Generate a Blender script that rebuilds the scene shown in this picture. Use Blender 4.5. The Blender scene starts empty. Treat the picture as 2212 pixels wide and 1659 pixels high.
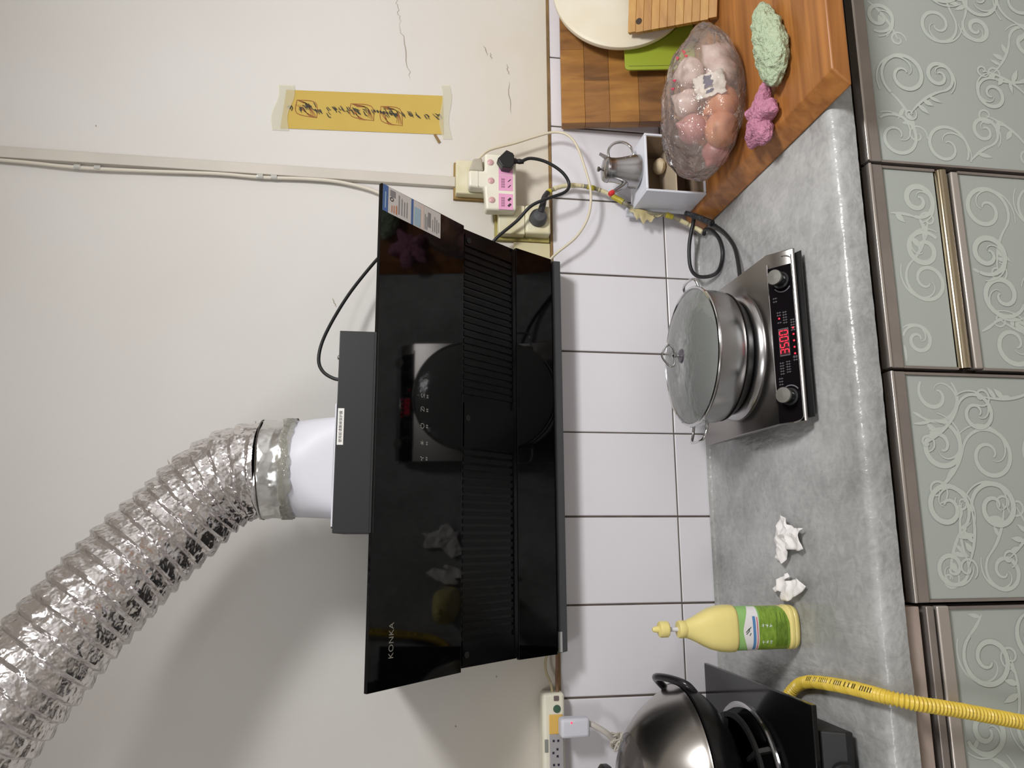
import bpy, bmesh, math, random
from mathutils import Vector, Matrix, noise
SC = bpy.context.scene
COL = SC.collection
PI = math.pi
random.seed(7)

# ------------------------------------------------------------------ camera
cam_d = bpy.data.cameras.new('camera'); cam = bpy.data.objects.new('camera', cam_d); COL.objects.link(cam)
YAW, PITCH, ROLL, FPX = 0.2013, 0.1559, -0.0254, 1650.0
CAM = Vector((-0.6477, -1.7717, 1.5764))
f_ = Vector((math.sin(YAW)*math.cos(PITCH), math.cos(YAW)*math.cos(PITCH), -math.sin(PITCH)))
r_ = Vector((math.cos(YAW), -math.sin(YAW), 0)); d_ = f_.cross(r_)
r2 = math.cos(ROLL)*r_ + math.sin(ROLL)*d_; d2 = -math.sin(ROLL)*r_ + math.cos(ROLL)*d_
m = Matrix.Identity(4)                      # the phone was held sideways: picture right = down
for i in range(3):
    m[i][0] = d2[i]; m[i][1] = r2[i]; m[i][2] = -f_[i]; m[i][3] = CAM[i]
cam.matrix_world = m
cam_d.sensor_fit = 'HORIZONTAL'; cam_d.sensor_width = 36.0; cam_d.lens = FPX/2212*36.0
cam_d.clip_start = 0.02
SC.camera = cam

# ------------------------------------------------------------------ light, world, exposure
w = bpy.data.worlds.new('world'); SC.world = w; w.use_nodes = True
w.node_tree.nodes['Background'].inputs[0].default_value = (0.75, 0.80, 0.9, 1)
w.node_tree.nodes['Background'].inputs[1].default_value = 0.05
def area(name, loc, target, sx, sy, power, col):
    l = bpy.data.lights.new(name, 'AREA'); l.shape = 'RECTANGLE'; l.size = sx; l.size_y = sy
    l.energy = power; l.color = col
    o = bpy.data.objects.new(name, l); COL.objects.link(o); o.location = loc
    o.rotation_euler = (Vector(target)-Vector(loc)).to_track_quat('-Z', 'Y').to_euler()
    return o
area('ceiling_light', (0.45, -1.88, 2.50), (0.40, -1.53, 0.5), 0.42, 0.42, 52.0, (1.0, 0.995, 0.99))
area('fill_light_far', (-1.55, -2.6, 2.72), (-0.9, -1.2, 0.4), 0.6, 0.35, 16.0, (0.98, 0.99, 1.0))  # unseen fill lamp behind the camera, added to lift the shadows
vs = SC.view_settings
SC.display_settings.display_device = 'sRGB'
vs.view_transform = 'Standard'; vs.look = 'None'; vs.gamma = 1.0; vs.use_curve_mapping = False
vs.exposure = 0.0

# ------------------------------------------------------------------ materials
MATS = {}
def lin(c): return tuple(((x/255)/12.92 if x/255 <= .04045 else ((x/255+.055)/1.055)**2.4) for x in c)
def mat(name, rgb, rough=.5, metal=0., var=0., vscale=6., vcol=None, bump=0., bscale=40., spec=.5, coat=0.,
        emit=0., stretch=None, detail=4., alpha=None, coords='Object'):
    if name in MATS: return MATS[name]
    mt = bpy.data.materials.new(name); mt.use_nodes = True; nt = mt.node_tree; N = nt.nodes; L = nt.links
    b = N['Principled BSDF']; c = lin(rgb)
    b.inputs['Base Color'].default_value = (*c, 1); b.inputs['Roughness'].default_value = rough
    b.inputs['Metallic'].default_value = metal; b.inputs['Specular IOR Level'].default_value = spec
    b.inputs['Coat Weight'].default_value = coat; b.inputs['Coat Roughness'].default_value = .05
    if emit:
        b.inputs['Emission Color'].default_value = (*c, 1); b.inputs['Emission Strength'].default_value = emit
    def tex(scale, det=detail):
        tc = N.new('ShaderNodeTexCoord'); mp = N.new('ShaderNodeMapping')
        if stretch: mp.inputs['Scale'].default_value = stretch
        n = N.new('ShaderNodeTexNoise'); n.inputs['Scale'].default_value = scale; n.inputs['Detail'].default_value = det
        L.new(tc.outputs[coords], mp.inputs[0]); L.new(mp.outputs[0], n.inputs['Vector']); return n
    if var:
        n = tex(vscale); rp = N.new('ShaderNodeValToRGB'); rp.color_ramp.elements[0].position = .5-.25; rp.color_ramp.elements[1].position = .75
        v2 = lin(vcol) if vcol else tuple(x*(1-var) for x in c)
        rp.color_ramp.elements[0].color = (*c, 1)
        rp.color_ramp.elements[1].color = (*(a+(bb-a)*(var if vcol else 1) for a, bb in zip(c, v2)), 1)
        L.new(n.outputs[0], rp.inputs[0]); L.new(rp.outputs[0], b.inputs['Base Color'])
    if bump:
        n = tex(bscale); bp = N.new('ShaderNodeBump'); bp.inputs['Strength'].default_value = bump; bp.inputs['Distance'].default_value = .01
        L.new(n.outputs[0], bp.inputs['Height']); L.new(bp.outputs[0], b.inputs['Normal'])
    MATS[name] = mt
    return mt
def film_mat(name, rgb, clear, rough=.12, gloss=.25, bump=0., bscale=30., milk=None):
    """thin plastic film / misted glass: see-through layer + milky diffuse + reflections"""
    if name in MATS: return MATS[name]
    mt = bpy.data.materials.new(name); mt.use_nodes = True; nt = mt.node_tree; N = nt.nodes; L = nt.links
    N.remove(N['Principled BSDF']); out = N['Material Output']
    tr = N.new('ShaderNodeBsdfTransparent'); df = N.new('ShaderNodeBsdfDiffuse'); gl = N.new('ShaderNodeBsdfGlossy')
    c = lin(rgb); df.inputs[0].default_value = (*c, 1); gl.inputs['Roughness'].default_value = rough
    m1 = N.new('ShaderNodeMixShader'); m2 = N.new('ShaderNodeMixShader'); lw = N.new('ShaderNodeLayerWeight')
    lw.inputs[0].default_value = gloss
    m1.inputs[0].default_value = 1-clear
    if milk:                                     # part of the milky layer lets light through from behind
        tl = N.new('ShaderNodeBsdfTranslucent'); tl.inputs[0].default_value = (*c, 1); mk = N.new('ShaderNodeMixShader'); mk.inputs[0].default_value = milk
        L.new(df.outputs[0], mk.inputs[1]); L.new(tl.outputs[0], mk.inputs[2]); df = mk
    L.new(tr.outputs[0], m1.inputs[1]); L.new(df.outputs[0], m1.inputs[2])
    L.new(lw.outputs['Fresnel'], m2.inputs[0]); L.new(m1.outputs[0], m2.inputs[1]); L.new(gl.outputs[0], m2.inputs[2])
    if bump:
        tc = N.new('ShaderNodeTexCoord'); n = N.new('ShaderNodeTexNoise'); n.inputs['Scale'].default_value = bscale; n.inputs['Detail'].default_value = 3
        bp = N.new('ShaderNodeBump'); bp.inputs['Strength'].default_value = bump; bp.inputs['Distance'].default_value = .02
        L.new(tc.outputs['Object'], n.inputs['Vector']); L.new(n.outputs[0], bp.inputs['Height'])
        L.new(bp.outputs[0], gl.inputs['Normal']); L.new(bp.outputs[0], lw.inputs['Normal'])
    L.new(m2.outputs[0], out.inputs[0]); MATS[name] = mt
    return mt
def wood(name, a, b, axis, rough=.45, scale=9.):
    if name in MATS: return MATS[name]
    mt = bpy.data.materials.new(name); mt.use_nodes = True; nt = mt.node_tree; N = nt.nodes; L = nt.links
    p = N['Principled BSDF']; p.inputs['Roughness'].default_value = rough
    tc = N.new('ShaderNodeTexCoord'); mp = N.new('ShaderNodeMapping')
    s = [8., 8., 8.]; s[axis] = .5; mp.inputs['Scale'].default_value = s
    n = N.new('ShaderNodeTexNoise'); n.inputs['Scale'].default_value = scale; n.inputs['Detail'].default_value = 7; n.inputs['Distortion'].default_value = .6
    rp = N.new('ShaderNodeValToRGB'); rp.color_ramp.elements[0].position = .32; rp.color_ramp.elements[1].position = .68
    rp.color_ramp.elements[0].color = (*lin(a), 1); rp.color_ramp.elements[1].color = (*lin(b), 1)
    n2 = N.new('ShaderNodeTexNoise'); n2.inputs['Scale'].default_value = 5.; mx = N.new('ShaderNodeMixRGB'); mx.blend_type = 'MULTIPLY'
    mx.inputs[0].default_value = .35
    L.new(tc.outputs['Object'], mp.inputs[0]); L.new(mp.outputs[0], n.inputs['Vector']); L.new(n.outputs[0], rp.inputs[0])
    L.new(tc.outputs['Object'], n2.inputs['Vector']); L.new(rp.outputs[0], mx.inputs[1]); L.new(n2.outputs[0], mx.inputs[2])
    L.new(mx.outputs[0], p.inputs['Base Color'])
    bp = N.new('ShaderNodeBump'); bp.inputs['Strength'].default_value = .12; bp.inputs['Distance'].default_value = .005
    L.new(n.outputs[0], bp.inputs['Height']); L.new(bp.outputs[0], p.inputs['Normal'])
    MATS[name] = mt
    return mt

PLASTER = mat('plaster', (221, 219, 216), .75, var=.55, vscale=1.7, vcol=(208, 202, 194), bump=.12, bscale=9)
TILE = mat('glazed_tile', (226, 223, 228), .28, var=.3, vscale=5, vcol=(212, 208, 210))
GROUT = mat('grout', (74, 66, 60), .9, var=.6, vscale=14, vcol=(120, 108, 98))
STEEL = mat('brushed_steel', (178, 177, 178), .25, 1., bump=.02, bscale=300, stretch=(1, 1, 20))
STEELD = mat('dark_steel', (120, 116, 112), .34, 1.)
CHROME = mat('chrome', (205, 205, 205), .12, 1.)
BLACKP = mat('black_plastic', (20, 20, 21), .42)
BLACKC = mat('black_cable', (26, 26, 28), .45)
WHITEP = mat('white_plastic', (212, 212, 220), .5)
CREAM = mat('cream_plastic', (232, 228, 212), .4, var=.3, vscale=20, vcol=(214, 206, 170))
YELLOWED = mat('yellowed_plastic', (228, 223, 200), .5, var=.9, vscale=22, vcol=(204, 192, 140))
ALU = mat('aluminium', (176, 166, 160), .38, .7, var=.3, vscale=9)
ALUL = mat('bright_aluminium', (205, 196, 188), .3, .7)

def yellow_low_wall():
    nt = PLASTER.node_tree; N = nt.nodes; L = nt.links; p = N['Principled BSDF']; src = p.inputs['Base Color'].links[0].from_socket
    tc = N.new('ShaderNodeTexCoord'); sx = N.new('ShaderNodeSeparateXYZ'); mr = N.new('ShaderNodeMapRange')
    mr.inputs['From Min'].default_value = 1.62; mr.inputs['From Max'].default_value = 1.20; mr.interpolation_type = 'SMOOTHSTEP'
    n = N.new('ShaderNodeTexNoise'); n.inputs['Scale'].default_value = 4.5; n.inputs['Detail'].default_value = 5
    mu = N.new('ShaderNodeMath'); mu.operation = 'MULTIPLY'; mx = N.new('ShaderNodeMixRGB'); mx.inputs[2].default_value = (*lin((208, 196, 172)), 1)
    L.new(tc.outputs['Object'], sx.inputs[0]); L.new(sx.outputs['Z'], mr.inputs['Value']); L.new(tc.outputs['Object'], n.inputs['Vector'])
    L.new(mr.outputs[0], mu.inputs[0]); L.new(n.outputs[0], mu.inputs[1]); L.new(mu.outputs[0], mx.inputs[0]); L.new(src, mx.inputs[1])
    L.new(mx.outputs[0], p.inputs['Base Color'])
yellow_low_wall()                                # old grease stain on the plaster just above the tiles

# ------------------------------------------------------------------ mesh helpers
class MB:
    def __init__(s): s.v = []; s.f = []
    def add(s, vs, fs):
        o = len(s.v); s.v += [Vector(p) for p in vs]; s.f += [tuple(i+o for i in f) for f in fs]; return s
    def box(s, lo, hi):
        x0, y0, z0 = lo; x1, y1, z1 = hi
        return s.add([(x0,y0,z0),(x1,y0,z0),(x1,y1,z0),(x0,y1,z0),(x0,y0,z1),(x1,y0,z1),(x1,y1,z1),(x0,y1,z1)],
                     [(0,3,2,1),(4,5,6,7),(0,1,5,4),(1,2,6,5),(2,3,7,6),(3,0,4,7)])
    def prism(s, prof, a, b, axis='X'):
        n = len(prof)
        def P(q, t):
            if axis == 'X': return (t, q[0], q[1])
            if axis == 'Y': return (q[0], t, q[1])
            return (q[0], q[1], t)
        vs = [P(q, a) for q in prof]+[P(q, b) for q in prof]
        fs = [tuple(range(n))[::-1], tuple(range(n, 2*n))]+[(i, (i+1) % n, n+(i+1) % n, n+i) for i in range(n)]
        return s.add(vs, fs)
    def lathe(s, prof, c=(0, 0, 0), seg=48, ax=None, sy=1.):
        """prof: (radius, height) list; turned about +Z through c, or about direction ax"""
        c = Vector(c); q = Vector(ax).to_track_quat('Z', 'Y') if ax else None
        vs = []; fs = []; n = len(prof)
        for k in range(seg):
            t = 2*PI*k/seg
            for r, h in prof:
                p = Vector((r*math.cos(t), r*sy*math.sin(t), h)); p = (q @ p) if q else p
                vs.append(c+p)
        for k in range(seg):
            for i in range(n-1):
                a = k*n+i; b = ((k+1) % seg)*n+i
                fs.append((a, b, b+1, a+1))
        if prof[0][0] > 1e-6: fs.append(tuple(k*n for k in range(seg))[::-1])
        if prof[-1][0] > 1e-6: fs.append(tuple(k*n+n-1 for k in range(seg)))
        return s.add(vs, fs)
    def tube(s, pts, r, seg=10, closed=False, cap=True):
        pts = [Vector(p) for p in pts]; n = len(pts); rr = r if callable(r) else (lambda t: r)
        vs = []; fs = []; prev = None
        for i, p in enumerate(pts):
            a = pts[(i-1) % n] if (closed or i > 0) else p; b = pts[(i+1) % n] if (closed or i < n-1) else p
            t = (b-a).normalized() if (b-a).length > 1e-9 else Vector((0, 0, 1))
            if prev is None:
                u = t.cross(Vector((0, 0, 1)));  u = u if u.length > .1 else t.cross(Vector((1, 0, 0)))
            else: u = prev - t*prev.dot(t)
            u.normalize(); prev = u; v = t.cross(u); R = rr(i/max(1, n-1))
            for k in range(seg):
                al = 2*PI*k/seg; vs.append(p+u*(R*math.cos(al))+v*(R*math.sin(al)))
        for i in range(n if closed else n-1):
            for k in range(seg):
                a = i*seg+k; b = i*seg+(k+1) % seg; c = ((i+1) % n)*seg+(k+1) % seg; d = ((i+1) % n)*seg+k
                fs.append((a, b, c, d))
        if cap and not closed:
            fs.append(tuple(range(seg))[::-1]); fs.append(tuple((n-1)*seg+k for k in range(seg)))
        return s.add(vs, fs)
    def grid(s, nu, nv, fn, wrapu=False):
        vs = [fn(i/(nu if wrapu else nu-1), j/(nv-1)) for i in range(nu) for j in range(nv)]
        fs = []
        for i in range(nu if wrapu else nu-1):
            for j in range(nv-1):
                a = i*nv+j; b = ((i+1) % nu)*nv+j
                fs.append((a, b, b+1, a+1))
        return s.add(vs, fs)
    def ribbon(s, pts, w, nrm):
        """flat stroke along pts (in one plane with normal nrm), width w or callable"""
        pts = [Vector(p) for p in pts]; nrm = Vector(nrm); n = len(pts); ww = w if callable(w) else (lambda t: w)
        vs = []
        for i, p in enumerate(pts):
            t = (pts[min(i+1, n-1)]-pts[max(i-1, 0)]); t = t.normalized() if t.length > 1e-9 else Vector((1, 0, 0))
            side = nrm.cross(t).normalized()*ww(i/max(1, n-1))*.5
            vs += [p-side, p+side]
        return s.add(vs, [(2*i, 2*i+1, 2*i+3, 2*i+2) for i in range(n-1)])
    def xf(s, M):
        s.v = [M @ p for p in s.v]; return s
def smooth_path(pts, sub=8):
    pts = [Vector(p) for p in pts]; out = []
    for i in range(len(pts)-1):
        p0 = pts[max(i-1, 0)]; p1 = pts[i]; p2 = pts[i+1]; p3 = pts[min(i+2, len(pts)-1)]
        for k in range(sub):
            t = k/sub
            out.append(.5*((2*p1)+(p2-p0)*t+(2*p0-5*p1+4*p2-p3)*t*t+(3*p1-p0-3*p2+p3)*t**3))
    out.append(pts[-1]); return out
def origin(o):
    v = Vector((0, 0, 0))
    while o: v += o.location; o = o.parent
    return v
def obj(name, mb, mt, parent=None, smooth=40, bevel=0., loc=None, solid=0., subd=0):
    me = bpy.data.meshes.new(name)
    base = origin(parent) if parent else Vector(loc or (0, 0, 0))
    me.from_pydata([tuple(p-base) for p in mb.v], [], mb.f); me.update()
    bm = bmesh.new(); bm.from_mesh(me); bmesh.ops.recalc_face_normals(bm, faces=bm.faces); bm.to_mesh(me); bm.free()
    if smooth:
        me.polygons.foreach_set('use_smooth', [True]*len(me.polygons))
        me.set_sharp_from_angle(angle=math.radians(smooth))
    me.materials.append(mt)
    o = bpy.data.objects.new(name, me); COL.objects.link(o)
    if parent: o.parent = parent
    else: o.location = base
    if solid:
        md = o.modifiers.new('thickness', 'SOLIDIFY'); md.thickness = solid
    if bevel:
        md = o.modifiers.new('bevel', 'BEVEL'); md.width = bevel; md.segments = 3; md.limit_method = 'ANGLE'; md.angle_limit = math.radians(40)
    if subd:
        md = o.modifiers.new('smooth', 'SUBSURF'); md.levels = subd; md.render_levels = subd
    return o
def tag(o, label, cat, group=None):
    o['label'] = label; o['category'] = cat
    if group: o['group'] = group
    return o
def thing(name, label, cat, loc, group=None):
    o = bpy.data.objects.new(name, None); COL.objects.link(o); o.location = loc; o.empty_display_size = .05
    return tag(o, label, cat, group)
def struct(o): o['kind'] = 'structure'; return o
def text_mb(txt, size, org, right, up, off=0., spacing=1., squash=1.):
    """flat lettering as a mesh: org = left end of the baseline, right/up = directions of reading and of letter height"""
    cu = bpy.data.curves.new('lettering', 'FONT'); cu.body = txt; cu.size = size; cu.space_character = spacing
    cu.resolution_u = 3
    to = bpy.data.objects.new('lettering', cu); COL.objects.link(to)
    dg = bpy.context.evaluated_depsgraph_get(); me = bpy.data.meshes.new_from_object(to.evaluated_get(dg))
    R = Vector(right).normalized(); U = Vector(up).normalized(); Nn = R.cross(U)
    mb = MB(); mb.add([Vector(org)+R*v.co.x*squash+U*v.co.y+Nn*off for v in me.vertices], [tuple(p.vertices) for p in me.polygons])
    bpy.data.objects.remove(to); bpy.data.curves.remove(cu); bpy.data.meshes.remove(me)
    return mb
def fbm(p, sc, o=3):
    return noise.fractal(Vector(p)*sc, 1.0, 2.0, o, noise_basis='PERLIN_ORIGINAL')

# ------------------------------------------------------------------ the room
XL, XR, YF, ZC = -2.7, 1.75, -3.3, 2.8
wall = struct(obj('wall_back', MB().box((XL, .006, 0), (XR, .12, ZC)), PLASTER))
struct(obj('floor', MB().box((XL, YF, -.08), (XR, .12, 0)), mat('floor_tile', (150, 144, 136), .4, var=.3, vscale=3)))
struct(obj('ceiling', MB().box((XL, YF, ZC), (XR, .12, ZC+.08)), mat('ceiling_paint', (226, 222, 216), .8)))
struct(obj('wall_left', MB().box((XL-.1, YF, 0), (XL, .12, ZC)), mat('side_paint', (218, 216, 214), .8)))
struct(obj('wall_right', MB().box((XR, YF, 0), (XR+.1, .12, ZC)), MATS['side_paint']))
struct(obj('wall_front', MB().box((XL, YF-.1, 0), (XR, YF, ZC)), mat('front_paint', (216, 214, 212), .8)))
# tiles: each one a piece with a chamfered glazed face, joints recessed
obj('grout_bed', MB().box((-1.62, .0025, .55), (1.42, .0065, 1.186)), GROUT, wall)
def tile_mb(wd, ht, x, z):
    c = .0018; a = [(x, z), (x+wd, z), (x+wd, z+ht), (x, z+ht)]; b = [(x+c, z+c), (x+wd-c, z+c), (x+wd-c, z+ht-c), (x+c, z+ht-c)]
    mb = MB(); vs = [(p[0], .006, p[1]) for p in a]+[(p[0], .0012, p[1]) for p in a]+[(p[0], 0, p[1]) for p in b]
    fs = [(8, 9, 10, 11)]+[(i, (i+1) % 4, 4+(i+1) % 4, 4+i) for i in range(4)]+[(4+i, 4+(i+1) % 4, 8+(i+1) % 4, 8+i) for i in range(4)]
    return mb.add(vs, fs)
GW = .0042
t0 = obj('tile', tile_mb(.2-GW, .2935, GW/2, .8925), TILE, wall, smooth=0)
t1 = obj('tile', tile_mb(.2-GW, .2935, GW/2, .596), TILE, wall, smooth=0)
for k in range(-8, 7):
    for src in (t0, t1):
        o = src if k == 0 else src.copy()
        if k: COL.objects.link(o); o.parent = wall
        o.location = (.2*k+random.uniform(-.0006, .0006), random.uniform(0, .0006), 0)
struct(obj('trim_1', MB().box((-1.62, -.0015, 1.1862), (1.42, .0065, 1.193)),
           mat('dirty_mortar', (150, 120, 78), .8, var=.9, vscale=12, vcol=(92, 72, 48), bump=.4, bscale=60)))
# cracks and scuffs in the plaster
CR = mat('crack_brown', (156, 144, 126), .9)
crk = MB(); rc = random.Random(3)
def crack(x0, z0, x1, z1, wd=.0009, n=14, jit=.004):
    pts = []
    for i in range(n+1):
        t = i/n; pts.append((x0+(x1-x0)*t+rc.uniform(-jit, jit), .0052, z0+(z1-z0)*t+rc.uniform(-jit, jit)))
    crk.ribbon(pts, lambda t: wd*(.25+math.sin(PI*t)), (0, -1, 0))
crack(.74, 1.592, .655, 1.578); crack(.655, 1.578, .50, 1.548, .0016)
for x, z, dx, dz in [(.57, 1.30, -.03, -.006), (.52, 1.295, -.09, -.004), (.62, 1.36, -.03, -.01), (.60, 1.345, -.02, -.006), 
                     (-.43, 1.93, -.03, -.02), (-.41, 1.95, -.02, -.012), (-.44, 2.0, -.035, -.012), (-.475, 2.06, -.02, -.01), (-.385, 1.88, -.025, -.01), (-.09, 1.72, -.02, -.01)]:
    crack(x, z, x+dx, z+dz, .0016, 7, .002)
for x, z in [(.31, 2.28), (-.91, 1.43), (-.72, 2.16), (-.95, 1.33), (-.46, 2.02), (-1.05, 1.42)]:
    crk.add([(x-.002, .0052, z), (x, .0052, z-.0015), (x+.003, .0052, z+.001), (x, .0052, z+.002)], [(0, 1, 2, 3)])
obj('crack', crk, CR, wall, smooth=0)['kind'] = 'stuff'

# ------------------------------------------------------------------ base cabinets, countertop, film
WOODD = mat('dark_carcass', (92, 80, 70), .7, var=.3, vscale=8)
PANEL = mat('patterned_panel', (170, 175, 169), .30, var=.25, vscale=4, vcol=(157, 162, 156))
SCROLL = mat('scroll_print', (189, 194, 186), .34)
def scroll_print(x0, x1, z0, z1, y, seed, parent):
    """printed tendrils and leaves, flat on the panel"""
    rr = random.Random(seed); mb = MB(); lay = [0]
    def stroke(pts, wmax, taper=True):
        lay[0] += 1; yy = y-.0004-.000014*(lay[0] % 80); run = []; num = 0
        def flush():
            if len(run) > 3: mb.ribbon(list(run), lambda t: wmax*(.25+.75*math.sin(PI*min(1, .15+.8*t))) if taper else wmax, (0, -1, 0))
            run.clear()
        for px, pz in pts:
            num += 1
            if x0+.004 < px < x1-.004 and z0+.004 < pz < z1-.004: run.append((px, yy-.000003*num, pz))
            else: flush()
        flush()
    def spiral(cx, cz, R, a0, d, turns=1.5):
        pts = []
        for i in range(46):
            t = i/45; r = R*(1-t)**.8*1.0+R*.16; a = a0+d*turns*2*PI*t
            pts.append((cx+r*math.cos(a), cz+r*math.sin(a)))
        return pts
    def leaf(px, pz, a, ln, wd):
        q = []
        for i in range(9):
            t = i/8; q.append((px+math.cos(a)*ln*t, pz+math.sin(a)*ln*t))
        lay[0] += 1; yy = y-.0004-.000014*(lay[0] % 80)
        if all(x0+.004 < a_ < x1-.004 and z0+.004 < b_ < z1-.004 for a_, b_ in q):
            mb.ribbon([(a_, yy, b_) for a_, b_ in q], lambda t: wd*max(.04, math.sin(PI*t**.8)), (0, -1, 0))
    nx = max(1, round((x1-x0)/.105)); nz = max(1, round((z1-z0)/.105))
    for i in range(nx):
        for j in range(nz):
            cx = x0+(i+.5+rr.uniform(-.22, .22))*(x1-x0)/nx; cz = z0+(j+.5+rr.uniform(-.22, .22))*(z1-z0)/nz
            R = rr.uniform(.026, .046); a0 = rr.uniform(0, 2*PI); d = rr.choice((-1, 1))
            sp = spiral(cx, cz, R, a0, d); stroke(sp, rr.uniform(.007, .011))
            stroke(spiral(cx, cz, R*1.28, a0+d*.3, d, .55), .004)
            # tail running away from the scroll
            ex, ez = sp[0]; tx, tz = -math.sin(a0)*-d, math.cos(a0)*-d; tail = []
            for k in range(20):
                t = k/19; tail.append((ex+tx*.09*t+math.cos(a0)*.035*t*t, ez+tz*.09*t+math.sin(a0)*.035*t*t))
            stroke(tail, .006)
            stroke(spiral(tail[-1][0], tail[-1][1], R*.42, a0+2, -d, 1.2), .0045)
            for k in range(3):
                leaf(*tail[8+3*k], a0+rr.uniform(-1.2, 1.2), rr.uniform(.02, .034), rr.uniform(.007, .012))
    o = obj('scroll_print', mb, SCROLL, parent, smooth=0); o['kind'] = 'stuff'
FY = -.58
def cabinet(label, x0, x1, loc_seed, drawer=False, low=False):
    t = thing('base_cabinet', label, 'cabinet', ((x0+x1)/2, -.3, 0), 'base cabinets under the counter')
    # open carcass: sides, bottom, toe kick, recessed fascia
    c = MB().box((x0, -.56, .08), (x0+.012, -.02, .75)).box((x1-.012, -.56, .08), (x1, -.02, .75)).box((x0+.012, -.56, .08), (x1-.012, -.02, .095))
    c.box((x0+.012, -.035, .095), (x1-.012, -.02, .75)).box((x0, -.50, 0), (x1, -.485, .08)).box((x0+.012, -.56, .70), (x1-.012, -.548, .75))
    obj('carcass', c, WOODD, t, smooth=0)
    if low:
        obj('fascia', MB().box((x0, -.595, .716), (x1, -.565, .753)), mat('pale_board', (176, 160, 150), .6, var=.5, vscale=16, vcol=(140, 120, 108)), t, bevel=.001)
        obj('rail', MB().box((x0, FY-.014, .688), (x1, FY+.01, .702)), ALU, t, bevel=.002)
        obj('rail', MB().box((x0, FY-.012, .658), (x1, FY+.01, .681)), ALUL, t, bevel=.003)
        top = .658
    else:
        obj('rail', MB().box((x0+.001, FY-.010, .690), (x1-.001, FY+.012, .714)), ALU, t, bevel=.002)
        obj('rail', MB().box((x0+.001, FY-.014, .7145), (x1-.001, FY+.010, .720)), ALUL, t, bevel=.0015)
        top = .690
    def door(nm, z0, z1, seed):
        d = obj(nm, MB().box((x0+.006, FY-.004, z0), (x1-.006, FY+.012, z1)), PANEL, t, smooth=0, bevel=.001)
        scroll_print(x0+.01, x1-.01, z0+.003, z1-.003, FY-.004, seed, d)
        obj('edge_strip', MB().box((x0+.0015, FY-.008, z0), (x0+.006, FY+.012, z1)), ALU, d, smooth=0)
        obj('edge_strip', MB().box((x1-.006, FY-.008, z0), (x1-.0015, FY+.012, z1)), ALU, d, smooth=0)
        return d
    if drawer:
        door('drawer', .5815, top-.0005, loc_seed)
        # half-round chrome pull and a bright lower channel
        hp = MB()
        pr = [(FY-.004-.011*math.sin(PI*k/8), .5685+.0115*math.cos(PI*k/8)) for k in range(9)]
        obj('pull_rail', hp.prism(pr, x0+.004, x1-.004), mat('pull_chrome', (190, 176, 150), .14, 1.), t)
        obj('pull_channel', MB().box((x0+.004, FY+.002, .550), (x1-.004, FY+.012, .557)), WOODD, t, smooth=0)
        obj('pull_rail', MB().box((x0+.004, FY-.010, .5335), (x1-.004, FY+.012, .5495)), ALUL, t, bevel=.003)
        door('door', .09, .533, loc_seed+11)
    else:
        door('door', .09, top-.0005, loc_seed)
    return t
cabinet('grey cabinet door with silvery scrolls under the wooden block at the right end', .031, .83, 21)
cabinet('grey scrolled cabinet with a drawer and chrome pull rail below the induction cooker', -.361, .027, 40, drawer=True)
cabinet('plain grey scrolled cabinet door between the drawer unit and the yellow hose', -.758, -.365, 63)
cabinet('grey scrolled cabinet set lower, with the yellow gas hose hanging over it', -1.56, -.762, 81, low=True)

ct = obj('countertop', MB().box((-1.58, -.602, .753), (.95, .0, .7965)), mat('counter_board', (120, 116, 110), .7), bevel=.006, loc=(-.4, -.3, .753))
tag(ct, 'long counter board above the cabinets, hidden under grey film', 'countertop')
# grey vinyl film: top, rolled front edge, hanging flap, small upturn at the wall
FILM = None
def film_material():
    mt = bpy.data.materials.new('grey_vinyl'); mt.use_nodes = True; nt = mt.node_tree; N = nt.nodes; L = nt.links
    p = N['Principled BSDF']; p.inputs['Roughness'].default_value = .27; p.inputs['Specular IOR Level'].default_value = .5
    tc = N.new('ShaderNodeTexCoord')
    n1 = N.new('ShaderNodeTexNoise'); n1.inputs['Scale'].default_value = 5; n1.inputs['Detail'].default_value = 6; n1.inputs['Distortion'].default_value = .4
    n2 = N.new('ShaderNodeTexNoise'); n2.inputs['Scale'].default_value = 42; n2.inputs['Detail'].default_value = 6; n2.inputs['Distortion'].default_value = 1.2
    ad = N.new('ShaderNodeMath'); ad.operation = 'MULTIPLY_ADD'; ad.inputs[1].default_value = .45
    L.new(n2.outputs[0], ad.inputs[0]); L.new(n1.outputs[0], ad.inputs[2])
    rp = N.new('ShaderNodeValToRGB'); e = rp.color_ramp.elements
    e[0].position = .48; e[0].color = (*lin((136, 137, 135)), 1); e[1].position = .95; e[1].color = (*lin((188, 188, 187)), 1)
    for n in (n1, n2): L.new(tc.outputs['Object'], n.inputs['Vector'])
    L.new(ad.outputs[0], rp.inputs[0]); L.new(rp.outputs[0], p.inputs['Base Color'])
    mp = N.new('ShaderNodeMapping'); mp.inputs['Scale'].default_value = (1., .35, 1.)
    n3 = N.new('ShaderNodeTexNoise'); n3.inputs['Scale'].default_value = 70; n3.inputs['Detail'].default_value = 3
    bp = N.new('ShaderNodeBump'); bp.inputs['Strength'].default_value = .38; bp.inputs['Distance'].default_value = .006
    L.new(tc.outputs['Object'], mp.inputs[0]); L.new(mp.outputs[0], n3.inputs['Vector']); L.new(n3.outputs[0], bp.inputs['Height']); L.new(bp.outputs[0], p.inputs['Normal'])
    return mt
prof = [(-.0012, .812), (-.0025, .804), (-.006, .8005)]+[(-.006-.59*k/40, .8) for k in range(1, 41)]
prof += [(-.596-.016*math.sin(a), .784+.016*math.cos(a)) for a in [PI/2*k/6 for k in range(1, 7)]]+[(-.613, .776), (-.613, .768), (-.612, .760), (-.611, .7525)]
fm = MB()
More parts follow.
